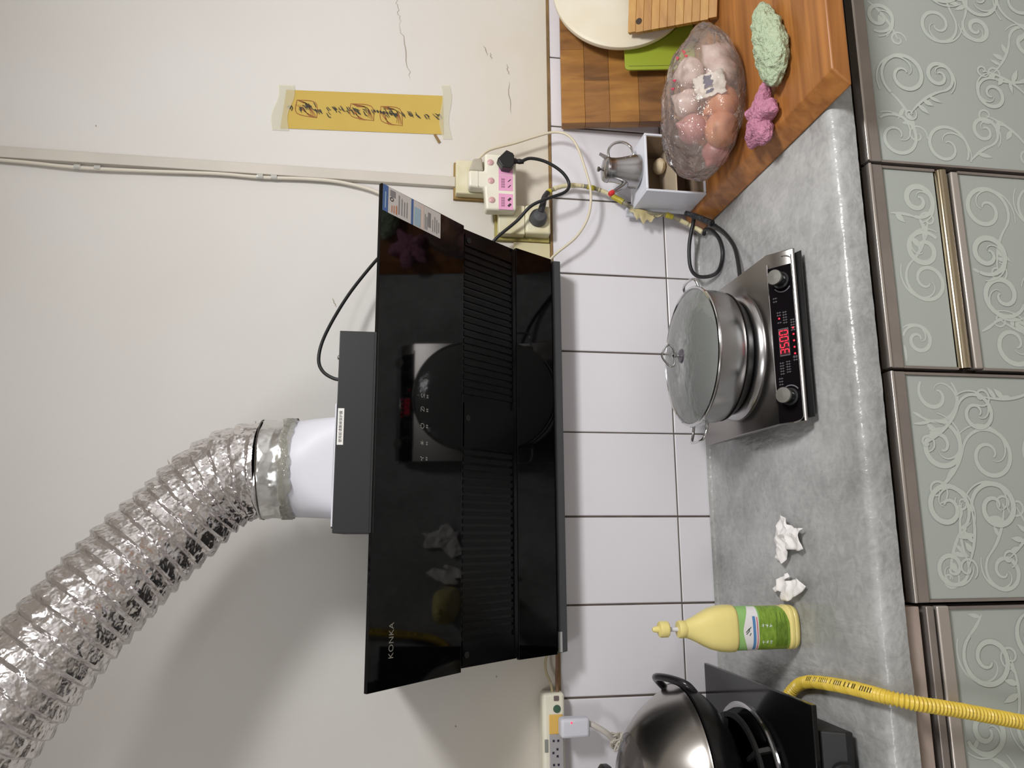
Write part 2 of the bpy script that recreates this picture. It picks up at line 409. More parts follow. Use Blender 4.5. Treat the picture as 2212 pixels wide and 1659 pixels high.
def film_pt(u, v):
    x = -1.57+u*(.135+1.57+.42); j = v*(len(prof)-1); i = min(int(j), len(prof)-2); t = j-i
    y = prof[i][0]*(1-t)+prof[i+1][0]*t; z = prof[i][1]*(1-t)+prof[i+1][1]*t
    d = fbm((x, y*.7, 0), 7, 3)
    if y < -.59:
        y -= .0018*abs(fbm((x, z*2, 4), 11, 2))+.0012*fbm((x*2.2, z*3, 9), 30, 3)
        z -= .0006+.0006*abs(fbm((x*1.6, y*3, 2), 34, 3)) if z > .775 else 0
        return (x, y, z)
    return (x, y, z-.0009+.0009*max(-1, min(1, d)))
fm.grid(240, len(prof), film_pt)
flm = tag(obj('vinyl_film', fm, film_material(), loc=(-.5, -.3, .8), smooth=60), 'mottled grey vinyl film covering the counter and folded over its front edge', 'table cover')

# ------------------------------------------------------------------ range hood
HX0, HX1 = -.893, .000
hood = thing('range_hood', 'black glass slanted range hood on the white wall above the cooker', 'range hood', (-.4455, 0, 1.18))
HBODY = mat('hood_black_sheet', (30, 30, 31), .42, .3)
GLASS = mat('black_glass', (4, 4, 5), .04, 0., spec=.36)
GLASSD = mat('black_gloss_sheet', (9, 9, 10), .16, spec=.35)
A = Vector((0, -.400, 1.605)); B = Vector((0, -.257, 1.434)); Cq = Vector((0, -.150, 1.305)); D = Vector((0, -.090, 1.211))
body = [(.004, 1.19), (-.070, 1.195), (D.y+.012, D.z+.004), (Cq.y+.014, Cq.z+.002), (B.y+.016, B.z-.006), (A.y+.026, A.z-.012), (A.y+.026, A.z-.003), (.004, 1.602)]
obj('body', MB().prism(body, HX0+.004, HX1-.004), HBODY, hood, bevel=.002, smooth=0)
def slab_between(P, Q, th, x0=HX0, x1=HX1, lift=0.):
    t = (P-Q).normalized(); n = Vector((1, 0, 0)).cross(t); n = n if n.y < 0 else -n
    q = [P+n*lift, Q+n*lift, Q-n*(th-lift), P-n*(th-lift)]
    return MB().prism([(p.y, p.z) for p in q], x0, x1), t, n
mb, tu, nu_ = slab_between(A, B, .008)
for p in mb.v:                                   # the panel is a little wider at its top edge
    k_ = (p-Vector((p.x, B.y, B.z))).dot(tu)/(A-B).length
    p.x += (.001+.016*k_ if p.x > -.4 else -.003-.006*k_)
upper = obj('upper_glass_panel', mb, GLASS, hood, bevel=.0008, smooth=0)
mb, tl, nl = slab_between(Cq, D, .008)
obj('lower_glass_panel', mb, GLASS, hood, bevel=.0008, smooth=0)
# recessed filter field between the two glass panels
tm = (B-Cq).normalized(); nm = Vector((1, 0, 0)).cross(tm); nm = nm if nm.y < 0 else -nm
mid_in = -.010
Bm = B-tu*0+Vector((0, 0, 0)); m0 = Cq+tm*.001; m1 = B-tm*.004
q = [m1+nm*(mid_in+.004), m0+nm*(mid_in+.004), m0+nm*(mid_in-.003), m1+nm*(mid_in-.003)]
obj('filter_plate', MB().prism([(p.y, p.z) for p in q], HX0+.003, HX1-.003), GLASSD, hood, smooth=0)
def fil(x0, x1, a, b, h, nm_, mt, lo=.004):
    P = m0+tm*a; Q = m0+tm*b
    q = [Q+nm*(mid_in+h), P+nm*(mid_in+h), P+nm*(mid_in+lo), Q+nm*(mid_in+lo)]
    return obj(nm_, MB().prism([(p.y, p.z) for p in q], x0, x1), mt, hood, smooth=0)
ML = (m1-m0).length
SLAT = mat('filter_slat', (12, 12, 13), .30, .0, spec=.2)
first = None
xs = [-.050-.0152*k for k in range(21)]+[-.478-.0152*k for k in range(24)]
for i, x in enumerate(xs):
    if first is None:
        first = fil(x-.0047, x+.0047, .012, ML-.001, .0068, 'slat', SLAT)
        fx = x
    else:
        o = first.copy(); COL.objects.link(o); o.parent = hood; o.location = first.location+Vector((x-fx, 0, 0))
fil(-.0395, -.014, .006, ML-.002, .0075, 'filter_frame', GLASSD); fil(-.468, -.378, .006, ML-.002, .0085, 'filter_frame', GLASSD); fil(-.884, -.842, .006, ML-.002, .0075, 'filter_frame', GLASSD)
fil(HX0+.006, HX1-.006, .0005, .010, .009, 'filter_frame', GLASSD)
for x in (-.028, -.409, -.866):
    o = MB(); c = m0+tm*(ML-.012)+nm*(mid_in+.0085)
    obj('finger_hole', o.lathe([(0, .0), (.006, 0), (.0065, .0012), (0, .0012)], (x, c.y, c.z), 16, ax=nm), mat('hole_black', (4, 4, 4), .8), hood)
# narrow sill and oil tray under the glass
obj('lower_sill', MB().prism([(D.y-.001, D.z-.001), (-.076, 1.2035), (-.03, 1.2035), (-.03, 1.215)], HX0+.003, HX1-.002), GLASSD, hood, smooth=0)
obj('oil_tray', MB().prism([(HX1-.003, 1.2075), (HX1+.0005, 1.203), (HX1, 1.1865), (HX0+.004, 1.1865), (HX0+.001, 1.203), (HX0+.003, 1.2075)], -.079, -.008, 'Y'),
    mat('tray_metal', (66, 67, 70), .42, .35), hood, bevel=.0015, smooth=0)
obj('tape_label', MB().box((HX0+.003, -.0799, 1.198), (HX0+.045, -.079, 1.206)), mat('grey_tape', (160, 160, 158), .5), hood, smooth=0)
# duct cover box on top, its sticker and screws
cov = obj('duct_cover', MB().box((-.638, -.3985, 1.602), (-.2765, -.03, 1.672)), mat('cover_black', (36, 36, 37), .5, .2), hood, bevel=.0012, smooth=0)
obj('seam', MB().box((-.634, -.3993, 1.6095), (-.281, -.3980, 1.611)), BLACKP, cov, smooth=0)
st = obj('sticker', MB().box((-.4848, -.3991, 1.6590), (-.4195, -.3984, 1.6699)), mat('sticker_white', (226, 224, 220), .6), cov, smooth=0)
obj('lettering', text_mb('使用前请撕掉保护膜', .0063, (-.4806, -.3992, 1.6622), (1, 0, 0), (0, 0, 1), .0002), mat('ink_black', (25, 25, 25), .6), st, smooth=0)
for x in (-.324, -.441, -.472, -.551, -.626):
    obj('screw', MB().lathe([(0, .0035), (.003, .003), (.0042, .0012), (.0042, 0)], (x, -.386, 1.672), 14), STEELD if x != -.441 else BLACKP, cov)
# white outlet spigot: square base plate, collar tapering into a round pipe
sp = MB().box((-.627, -.3965, 1.6721), (-.411, -.19, 1.675))
obj('outlet_flange', sp, WHITEP, hood, bevel=.0008, smooth=0)
SPC = Vector((-.5192, -.3054, 0))
def spig(u, v):
    a = 2*PI*u; n = 2+3*max(0, 1-v/.7); z = 1.6752+.087*v
    ca, sa = math.cos(a), math.sin(a); r = .0912-.0025*v
    k = (abs(ca)**n+abs(sa)**n)**(-1/n)
    return (SPC.x+r*k*ca*(1 if v > .5 else 1), SPC.y+r*k*sa, z)
obj('outlet_collar', MB().grid(72, 12, spig, True), WHITEP, hood)
ly = MB()
for dz in (.035, .049): ly.box((-.552, -.3972, 1.675+dz*.93), (-.510, -.3964, 1.675+dz*.93+.0008))
# brand lettering and touch icons lie on the upper glass
def on_glass(x, s, off=.0006):
    """point of the upper glass: s = distance down from its top edge"""
    p = A-tu*s+nu_*off; return Vector((x, p.y, p.z))
SILV = mat('silver_print', (150, 146, 138), .4, .3)
IC = mat('icon_print', (150, 148, 142), .5)
p0 = on_glass(-.8515, .0548)
obj('brand_lettering', text_mb('KONKA', .0155, p0, (1, 0, 0), tu, .0002, 1.05, 1.06), SILV, upper, smooth=0)
def gp(x, s): return on_glass(x, s, .0007)
s0 = .1135
def ring(cx, r, w_, a0, a1, n=24): ic.ribbon([gp(cx+r*math.cos(a0+(a1-a0)*k/n), s0-r*math.sin(a0+(a1-a0)*k/n)) for k in range(n+1)], w_, nu_)
def seg(cx, x0, z0, x1, z1, w_=.0011): ic.ribbon([gp(cx+x0, s0-z0), gp(cx+x1, s0-z1)], w_, nu_)
for i_, x in enumerate((-.4998, -.4709, -.4384, -.4073, -.3805)):
    ic = MB()
    if i_ == 0:                                                # fan
        for a in range(3): an = a*2*PI/3+.4; seg(x, .0012*math.cos(an), .0012*math.sin(an), .0045*math.cos(an+.5), .0045*math.sin(an+.5), .0018)
    elif i_ == 1:
        for a in range(3): seg(x, -.0045*math.cos(a*PI/3), -.0045*math.sin(a*PI/3), .0045*math.cos(a*PI/3), .0045*math.sin(a*PI/3), .0012)
    elif i_ == 2: ring(x, .0045, .0012, 2.0, 2.0+1.7*PI); seg(x, 0, .002, 0, .006)
    elif i_ == 3: seg(x, -.004, .004, .003, .004); seg(x, .003, .004, -.003, -.004); seg(x, -.003, -.004, .004, -.004); ring(x, .0055, .0009, -.9, .9, 10)
    else: ring(x, .004, .0012, .5, 2.6, 12); seg(x, -.0035, .001, .0035, -.003); seg(x, -.003, -.004, .004, -.0045)
    for dx in (-.0033, .0006):
        for k in range(3): ic.ribbon([gp(x+dx, s0+.0105+.0016*k), gp(x+dx+.0027, s0+.0105+.0016*k)], .0009, nu_)
        ic.ribbon([gp(x+dx+.0013, s0+.0098), gp(x+dx+.0013, s0+.0145)], .0008, nu_)
    obj('touch_icon', ic, IC, upper, smooth=0)['kind'] = 'stuff'
# energy label in the top corner of the glass
def gq(x0, x1, s0_, s1_, off): return MB().add([on_glass(x0, s0_, off), on_glass(x1, s0_, off), on_glass(x1, s1_, off), on_glass(x0, s1_, off)], [(0, 1, 2, 3)])
LX = .0148
def gl_(x0, x1, a, b, off):
    g = gq(x0+LX, x1+LX, a*.928, b*.928, off)
    for p, ss in zip(g.v, (a, a, b, b)): p.x -= .0125*ss*.928/.154
    return g
lab = obj('energy_label', gl_(-.052, .0015, .003, .166, .0006), mat('label_paper', (196, 190, 186), .6), upper, smooth=0)
LB = mat('label_blue', (70, 100, 152), .5); LG = mat('label_grey', (128, 126, 126), .6); LO = mat('label_orange', (190, 120, 84), .6); LD = mat('label_dark', (60, 58, 58), .6)
LPB = mat('label_pale_blue', (150, 172, 186), .6); LPK = mat('label_pink', (206, 186, 176), .6)
obj('label_header', gl_(-.052, .0015, .003, .017, .0009), LB, lab, smooth=0)
obj('label_header', gl_(-.052, .0015, .080, .086, .0009), LB, lab, smooth=0)
obj('label_field', gl_(-.050, -.012, .089, .107, .0009), LPB, lab, smooth=0)
obj('label_field', gl_(-.050, .000, .108, .116, .0009), LPK, lab, smooth=0)
bars = MB(); rb = random.Random(5)
bars.add(*(lambda g: (g.v, g.f))(gl_(-.045, -.012, .0085, .0115, .0011)))
obj('label_title', bars, LPB, lab, smooth=0)
bars = MB()
for (a, b, c, d) in [(-.016, -.003, .022, .036), (-.045, -.006, .045, .0475), (-.045, -.010, .053, .055), (-.045, -.014, .060, .062), (-.045, -.012, .067, .069), (-.048, -.016, .119, .121),
                     (-.048, -.02, .124, .126), (-.040, -.009, .128, .136), (-.046, -.02, .141, .1425), (-.044, -.012, .147, .149), (-.046, -.016, .153, .155), (-.042, -.02, .159, .161)]:
    g = gl_(a, b, c, d, .0011); bars.add(g.v, g.f)
obj('label_print', bars, LG, lab, smooth=0)
bars = MB(); g = gl_(-.048, -.034, .026, .028, .0011); bars.add(g.v, g.f); g = gl_(-.048, -.032, .032, .034, .0011); bars.add(g.v, g.f); g = gl_(-.048, -.030, .038, .041, .0011); bars.add(g.v, g.f)
obj('label_scale', bars, LO, lab, smooth=0)
rg = MB(); rg.ribbon([on_glass(LX-.0235+.0035*math.cos(t*.42), .0247+.0037*math.sin(t*.42), .0011) for t in range(16)], .0018, nu_)
obj('label_mark', rg, LD, lab, smooth=0)
# the hood's own black supply lead, looping above the glass
tag(obj('hood_cable', MB().tube(smooth_path([(-.010, -.05, 1.6065), (-.004, -.06, 1.612), (-.088, -.08, 1.667), (-.160, -.10, 1.703), (-.225, -.12, 1.727), (-.270, -.13, 1.733), (-.298, -.14, 1.722), (-.315, -.15, 1.697), (-.318, -.155, 1.6725)]), .0038), BLACKC,
        loc=(-.15, -.1, 1.68)), 'black cable arching over the top of the range hood to its duct cover', 'cable')

# ------------------------------------------------------------------ exhaust duct
FOIL = mat('crinkled_foil', (226, 222, 222), .22, 1., bump=.7, bscale=48, detail=2.)
FOIL2 = mat('smooth_foil', (216, 216, 215), .22, 1., bump=.5, bscale=28, detail=2.)
duct = thing('exhaust_duct', 'crinkled silver foil exhaust duct bending up to the left from the hood', 'duct', (SPC.x, SPC.y, 1.745))
path = smooth_path([(-0.5192, -0.3054, 1.8011), (-0.5215, -0.3026, 1.8215), (-0.5327, -0.2989, 1.8587), (-0.5624, -0.297, 1.9025), (-0.6145, -0.3035, 1.9499), (-0.674, -0.3221, 2.0029), (-0.741, -0.3509, 2.054), (-0.8033, -0.3733, 2.0968), (-0.8684, -0.3919, 2.1396), (-0.9381, -0.403, 2.1861), (-1.0125, -0.3937, 2.2354), (-1.12, -0.37, 2.3), (-1.22, -0.36, 2.37), (-1.31, -0.36, 2.46), (-1.36, -0.36, 2.57), (-1.375, -0.36, 2.68), (-1.375, -0.36, 2.795)], 40)
# resample evenly
def resample(pts, step):
    out = [pts[0]]; acc = 0.
    for a, b in zip(pts, pts[1:]):
        d = (b-a).length
        while acc+d >= step:
            t = (step-acc)/d; a = a+(b-a)*t; out.append(a); d = (b-a).length; acc = 0.
        acc += d
    return out
STEP = .0035; pp = resample(path, STEP); SEG = 150
vs_ = []; prev = None; n = len(pp)
for i, p in enumerate(pp):
    t = (pp[min(i+1, n-1)]-pp[max(i-1, 0)]).normalized()
    u = Vector((0, 1, 0)) if prev is None else prev
    u = (u-t*u.dot(t)).normalized(); prev = u; v = t.cross(u)
    s = i*STEP
    for k in range(SEG):
        al = 2*PI*k/SEG; dirv = u*math.cos(al)+v*math.sin(al)
        ph = (s/.0284+al/(2*PI)*1.0) % 1.0                     # helical wire: long slope, short step
        saw = (ph/.80 if ph < .80 else (1-ph)/.20)
        P3 = p+dirv*.084
        cr = noise.noise(P3*55)*.0024+noise.noise(P3*115)*.0012+noise.noise(Vector((al*16, s*70, 2)))*.0016
        amp = min(1, s/.02)
        r = .0860+(.0079*(saw-.5)+cr*(.15+.85*math.sin(PI*min(1, ph/.80))))*amp
        vs_.append(p+dirv*r)
fs_ = [(i*SEG+k, i*SEG+(k+1) % SEG, (i+1)*SEG+(k+1) % SEG, (i+1)*SEG+k) for i in range(n-1) for k in range(SEG)]
obj('flexible_pipe', MB().add(vs_, fs_), FOIL, duct, smooth=28)
def cuff(u, v):
    a = 2*PI*u; z = 1.757+.050*v; r = .0904+.0012*math.sin(v*9)+.0010*noise.noise(Vector((a*3, v*5, 1)))+.0008*noise.noise(Vector((a*9, v*3, 7)))
    return (SPC.x+r*math.cos(a)-.002*v, SPC.y+r*math.sin(a), z+.004*noise.noise(Vector((math.cos(a)*2, math.sin(a)*2, v*.3))))
obj('foil_cuff', MB().grid(110, 16, cuff, True), FOIL2, duct)
def tape(u, v):
    a = 2*PI*u; z = 1.748+.0205*v+.005*noise.noise(Vector((math.cos(a)*3, math.sin(a)*3, .5)))+(.010*(v-.5))*noise.noise(Vector((math.cos(a)*6, math.sin(a)*6, 3)))
    r = .0934+.0012*noise.noise(Vector((a*6, v*3, 4))); return (SPC.x+r*math.cos(a), SPC.y+r*math.sin(a), z)
obj('clear_tape', MB().grid(110, 8, tape, True), film_mat('tape_clear', (156, 154, 142), .45, .1, .3, .6, 60), duct)
hoop = MB().tube([(SPC.x-.002+.0907*math.cos(a), SPC.y+.0907*math.sin(a), 1.805+.004*math.sin(a+2)) for a in [2*PI*k/60 for k in range(60)]], .0016, 6, closed=True)
obj('wire_hoop', hoop, STEELD, duct)

# ------------------------------------------------------------------ talisman, conduit, sockets, cords on the wall
pp0 = [(.339, 1.862), (.444, 1.853), (.463, 1.466), (.355, 1.463)]           # corners, clockwise from top left
def pq(s, t, off=.0015):
    """s down the paper 0..1, t across from the right edge (0) to the left edge (1)"""
    a = Vector((pp0[1][0], 0, pp0[1][1])).lerp(Vector((pp0[2][0], 0, pp0[2][1])), s); b = Vector((pp0[0][0], 0, pp0[0][1])).lerp(Vector((pp0[3][0], 0, pp0[3][1])), s)
    p = a.lerp(b, t); p.y = .0055-off; return p
tal = thing('paper_talisman', 'yellow paper strip with black handwriting taped upright on the wall', 'paper', (.40, .004, 1.463))
def paper(u, v):
    p = pq(u, v, .0008); p.y -= .0012*max(0, fbm((p.x, p.z, 0), 14, 2)); return p
obj('paper_strip', MB().grid(30, 10, paper), mat('yellow_paper', (201, 174, 88), .8, var=.45, vscale=9, vcol=(190, 157, 70)), tal)
inkb = MB(); inkr = MB(); rk = random.Random(12)
def stroke(mb, pts, wd, off): mb.ribbon([pq(s, t, off) for s, t in smooth2(pts)], lambda q: wd*(.35+.75*math.sin(PI*(.12+.8*q))), (0, -1, 0))
def smooth2(pts): return [(p.x, p.y) for p in smooth_path([(a, b, 0) for a, b in pts], 5)]
stroke(inkb, [(.022, .47), (.03, .42), (.04, .5), (.045, .42), (.055, .48), (.05, .55)], .0022, .0028)
for (c0, c1, tc, dens, sp_) in [(.085, .2, .44, 17, .17), (.21, .235, .5, 3, .1), (.26, .29, .55, 4, .2), (.295, .37, .47, 8, .13), (.38, .47, .5, 11, .12), (.50, .55, .52, 4, .14), (.55, .70, .50, 3, .03), (.62, .75, .52, 15, .2), (.775, .80, .53, 4, .08), (.825, .85, .55, 3, .06), (.875, .905, .56, 3, .06), (.945, .985, .55, 5, .07)]:
    for k in range(dens):
        s = rk.uniform(c0, c1); t = tc+rk.uniform(-sp_, sp_)*.55; ln = rk.uniform(.007, .017)
        stroke(inkb, [(s-ln, t-.07*rk.uniform(.3, 1)), (s, t+rk.uniform(-.03, .03)), (s+ln, t+.07*rk.uniform(.3, 1))], rk.uniform(.0014, .0026), .0026+.00002*k)
for k in range(8): stroke(inkb, [(.555+.02*k, .44+.01*k), (.567+.02*k, .50+.01*k)], .0045, .0029)
for (a, b, c, d) in [(.075, .21, .26, .70), (.41, .56, .30, .72), (.60, .74, .34, .82)]:
    k_ = .05 if a > .1 else 0
    inkr = MB()
    for j in range(4):
        o_ = .012*j
        stroke(inkr, [(a+o_, c+o_*2), ((a+b)/2+k_*.6, c+.10), (b-o_, d-o_*2)], .0013, .0020)
        stroke(inkr, [(a+o_-k_*.2, c+.12), ((a+b)/2-k_*.6, d-.12), (b-o_-k_, d)], .0011, .0021)
    stroke(inkr, [(a, c), (b-.02, c+.05), (b, d)], .0016, .0019); stroke(inkr, [(a, c), (a+.01, d-.1), (b, d)], .0016, .0018)
    obj('red_seal', inkr, mat('seal_red', (150, 88, 48), .7), tal, smooth=0)
obj('handwriting', inkb, mat('talisman_ink', (52, 50, 44), .7), tal, smooth=0)
TAPE = film_mat('old_tape', (226, 222, 196), .55, .3, .06)
for (a, b, c, d) in [(-.055, .045, -.12, 1.06), (.985, 1.045, -.28, 1.12)]:
    obj('tape_strip', MB().grid(6, 12, lambda u, v: pq(a+(b-a)*u+.012*math.sin(v*7), c+(d-c)*v, .0031)), TAPE, tal)
obj('brown_smear', MB().add([pq(.95, 1.0, .0035), pq(.935, 1.03, .0035), pq(.965, 1.24, .0035), pq(.98, 1.2, .0035)], [(0, 1, 2, 3)]), mat('smear', (140, 112, 70), .8), tal, smooth=0)

tr = thing('cable_trunking', 'cream plastic cable trunking running down the wall to the socket', 'cable cover', (.2225, 0, 1.43))
obj('cover', MB().box((.209, -.0085, 1.433), (.236, .006, 2.79)), mat('trunking_cream', (214, 207, 196), .55, var=.25, vscale=3), tr, bevel=.002)
wc = MB().tube(smooth_path([(.206, -.004, 2.79), (.203, -.005, 2.47), (.196, -.006, 2.30), (.199, -.005, 2.16), (.204, -.005, 2.0), (.202, -.005, 1.90), (.205, -.006, 1.78), (.200, -.007, 1.70), (.177, -.01, 1.615), (.12, -.02, 1.53), (.05, -.02, 1.47), (.005, -.02, 1.44)]), .0042)
wcb = tag(obj('white_cable', wc, mat('cable_cream', (216, 208, 194), .5), loc=(.2, 0, 2.0)), 'cream cable running beside the trunking and slipping behind the hood', 'cable')
for z, x in ((2.305, .198), (2.262, .1985), (1.90, .2035), (1.868, .204)):
    obj('clear_tape', MB().lathe([(.0058, 0), (.0062, .006), (.0058, .014)], (x, -.006, z-.007), 14), film_mat('clip_clear', (235, 235, 228), .4, .08, .5), wcb)
# upper socket box
so = thing('wall_socket', 'yellowed square wall socket box under the cable trunking', 'socket', (.226, 0, 1.35))
obj('housing', MB().box((.183, -.028, 1.345), (.272, .006, 1.433)), YELLOWED, so, bevel=.003)
obj('back_plate', MB().box((.178, -.004, 1.338), (.276, .006, 1.437)), mat('grime', (150, 122, 70), .8), so, bevel=.001)
ad = thing('plug_adapter', 'white T-shaped plug adapter with three round buttons and pink stickers', 'adapter', (.205, -.03, 1.29))
T = [(.186, 1.405), (.230, 1.405), (.230, 1.366), (.2765, 1.366), (.2765, 1.288), (.1315, 1.288), (.1285, 1.363), (.186, 1.366)]
obj('adapter_body', MB().prism([(x, z) for x, z in T], -.062, -.0282, 'Y'), CREAM, ad, bevel=.006)
ADY = -.0622
obj('seam_line', MB().box((.187, ADY-.0001, 1.3815), (.2295, ADY+.001, 1.3825)), mat('seam_grey', (176, 170, 158), .6), ad, smooth=0)
for x, z in ((.2525, 1.352), (.2045, 1.3505), (.1545, 1.3485)):
    obj('button', MB().lathe([(0, .0035), (.006, .0030), (.0080, .0015), (.0082, 0)], (x, ADY+.0005, z), 22, ax=(0, -1, 0)), mat('button_pink', (206, 164, 164), .35), ad)
PK = mat('sticker_pink', (226, 160, 196), .5)
for i, x in enumerate((.2430, .2010, .1520)):
    s_ = obj('sticker', MB().box((x-.0205, ADY-.0003, 1.297), (x+.0205, ADY+.0005, 1.332)), PK, ad, smooth=0)
    if i:
        k = MB()
        for r_i in range(3):
            for c_i in range(4): k.add(*(lambda g: (g.v, g.f))(MB().box((x-.013+.0064*c_i, ADY-.0006, 1.3235-.0030*r_i), (x-.008+.0064*c_i, ADY-.0003, 1.3252-.0030*r_i))))
        obj('print', k, mat('print_mauve', (128, 84, 108), .6), s_, smooth=0)
        k = MB()
        for dx in (-.009, .006):
            k.ribbon([(x+dx-.003, ADY-.0005, 1.309), (x+dx+.001, ADY-.0005, 1.305), (x+dx+.004, ADY-.0005, 1.302)], .0022 if i == 1 else .0055, (0, -1, 0))
        obj('socket_slot', k, mat('slot_dark', (58, 44, 44), .6), s_, smooth=0)
gp_ = thing('white_plug', 'grey-white plug with cream cord in the side of the adapter', 'plug', (.245, -.045, 1.36))
obj('plug_body', MB().prism([(.231, 1.4035), (.262, 1.394), (.266, 1.372), (.231, 1.3685)], -.058, -.034, 'Y'), mat('plug_grey', (184, 176, 160), .5, var=.6, vscale=30, vcol=(140, 130, 112)), gp_, bevel=.004)
obj('cord', MB().tube(smooth_path([(.262, -.046, 1.384), (.276, -.048, 1.372), (.296, -.045, 1.349), (.320, -.04, 1.290), (.343, -.04, 1.235), (.356, -.045, 1.190), (.347, -.055, 1.158), (.320, -.06, 1.136), (.268, -.062, 1.118), (.196, -.060, 1.101), (.132, -.055, 1.107), (.078, -.05, 1.137), (.034, -.042, 1.187), (.005, -.03, 1.215)], 10), .0032), mat('cord_cream', (212, 202, 178), .5), gp_)
bp_ = thing('black_plug', 'black hexagonal plug with black cord in the adapter beside the pink stickers', 'plug', (.251, -.07, 1.31))
hexp = [(.251+.0195*math.cos(a), 1.3125+.0195*math.sin(a)) for a in [PI/6*0+PI/3*k for k in range(6)]]
obj('plug_body', MB().prism([(.230, 1.326), (.251, 1.338), (.2755, 1.316), (.268, 1.300), (.262, 1.297), (.240, 1.297), (.228, 1.306)], -.088, -.0627, 'Y'), BLACKP, bp_, bevel=.002)
obj('strain_relief', MB().lathe([(.0075, 0), (.0075, .006), (.0058, .008), (.0058, .012), (.0068, .014), (.005, .026)], (.253, -.076, 1.298), 16, ax=(.0, 0, -1)), BLACKP, bp_)
obj('cord', MB().tube(smooth_path([(.253, -.076, 1.278), (.263, -.077, 1.255), (.256, -.077, 1.215), (.233, -.075, 1.176), (.206, -.07, 1.158), (.182, -.072, 1.170), (.161, -.074, 1.215), (.141, -.070, 1.254), (.106, -.058, 1.287), (.065, -.05, 1.333), (.03, -.04, 1.362), (.004, -.035, 1.385)], 10), .0040), BLACKC, bp_)
# lower socket box with a dark round plug
lo = thing('wall_socket', 'grimy yellowed socket box with a dark round plug beside the hood', 'socket', (.12, 0, 1.2))
obj('housing', MB().box((.084, -.030, 1.262), (.160, .006, 1.328)), YELLOWED, lo, bevel=.003)
obj('socket_module', MB().box((.086, -.036, 1.198), (.160, .006, 1.2615)), YELLOWED, lo, bevel=.006)
obj('back_plate', MB().box((.076, -.006, 1.196), (.165, .006, 1.334)), mat('greasy_edge', (182, 172, 98), .5, var=.9, vscale=40, vcol=(124, 106, 58)), lo, bevel=.001)
obj('wooden_pad', MB().box((.03, .0, 1.194), (.0755, .006, 1.285)), mat('pale_yellow_pad', (218, 209, 174), .7, var=.5, vscale=12, vcol=(196, 178, 112)), lo, smooth=0)
dp = thing('dark_plug', 'dark grey round plug with its cord taped in yellow, in the lower socket', 'plug', (.126, -.04, 1.235))
obj('plug_body', MB().lathe([(0, .024), (.014, .022), (.021, .014), (.022, 0)], (.124, -.0365, 1.231), 26, ax=(0, -1, 0)), mat('plug_charcoal', (84, 84, 86), .5, var=.5, vscale=30, vcol=(50, 50, 54)), dp)
obj('plug_neck', MB().tube(smooth_path([(.132, -.054, 1.228), (.155, -.052, 1.221), (.178, -.045, 1.215), (.196, -.034, 1.205)], 6), lambda t: .0085-.002*t, 12), mat('neck_black', (44, 43, 48), .5), dp)
cpts = smooth_path([(.192, -.034, 1.208), (.207, -.028, 1.193), (.222, -.026, 1.158), (.2245, -.026, 1.110), (.215, -.026, 1.062), (.192, -.030, 1.020), (.166, -.042, .986), (.1535, -.046, .943), (.149, -.046, .894), (.131, -.046, .848), (.114, -.050, .818), (.098, -.062, .8085)], 10)
obj('cord', MB().tube(cpts, .0052, 10), mat('cord_grey', (112, 108, 98), .6, var=.8, vscale=40, vcol=(160, 150, 116)), dp)
wrapm = mat('tape_yellowed', (196, 182, 130), .35, var=.8, vscale=40, vcol=(224, 216, 184)); yt = mat('tape_yellow', (206, 190, 60), .4, var=.6, vscale=60, vcol=(120, 116, 40))
L_ = len(cpts)
def sleeve(i0, i1, r, mt, nm_): obj(nm_, MB().tube(cpts[i0:i1], lambda t: r*(.85+.3*noise.noise(Vector((t*9, i0, 0)))), 9), mt, dp)
sleeve(4, 9, .0085, yt, 'yellow_tape'); sleeve(32, 37, .0075, yt, 'yellow_tape'); sleeve(46, 54, .0085, yt, 'yellow_tape'); sleeve(78, 83, .0078, yt, 'yellow_tape')
sleeve(12, 31, .0068, wrapm, 'old_tape'); sleeve(38, 46, .0066, wrapm, 'old_tape'); sleeve(86, 106, .0070, wrapm, 'old_tape')
def flag(u, v):
    i = int(52+u*26); p = cpts[min(i, L_-1)]; ln = .036*math.sin(PI*min(1, u*1.05))**1.3*(.8+.2*math.sin(u*40))
    return (p.x-ln*v, p.y-.003+.004*math.sin(u*9+v*3), p.z-.004*v+.012*v*(.5-u))
obj('loose_tape_flap', MB().grid(26, 6, flag), film_mat('flap', (206, 190, 138), .25, .25, .2, .4, 50), dp)
# power strip at the left end, white plug with a red light
ps = thing('power_strip', 'cream power strip on the tile edge at the left end of the wall', 'power strip', (-1.12, -.02, 1.19))
obj('strip_body', MB().box((-1.30, -.040, 1.186), (-.980, .0, 1.236)), CREAM, ps, bevel=.008)
obj('strip_face', MB().box((-1.295, -.0425, 1.191), (-1.062, -.0395, 1.222)), mat('strip_grey', (168, 164, 166), .45), ps, bevel=.003)
obj('round_switch', MB().lathe([(0, .004), (.007, .0035), (.0088, 0)], (-1.013, -.0395, 1.204), 22, ax=(0, -1, 0)), mat('switch_green', (58, 92, 74), .4), ps)
obj('rocker', MB().box((-.996, -.0425, 1.2), (-.986, -.0395, 1.211)), mat('rocker_brown', (110, 96, 92), .5), ps, bevel=.001)
obj('amber_band', MB().box((-1.064, -.0435, 1.192), (-1.024, -.0395, 1.222)), mat('amber', (222, 180, 92), .45), ps, bevel=.002)
obj('side_button', MB().box((-1.10, -.0415, 1.2245), (-1.074, -.0395, 1.2325)), mat('button_grey', (140, 142, 134), .5), ps, bevel=.001)
hl = MB()
for x, z in [(-1.077, 1.213), (-1.077, 1.203), (-1.094, 1.205), (-1.101, 1.214), (-1.108, 1.205), (-1.125, 1.213), (-1.125, 1.203)]: hl.box((x-.0022, -.0432, z-.0022), (x+.0022, -.0424, z+.0022))
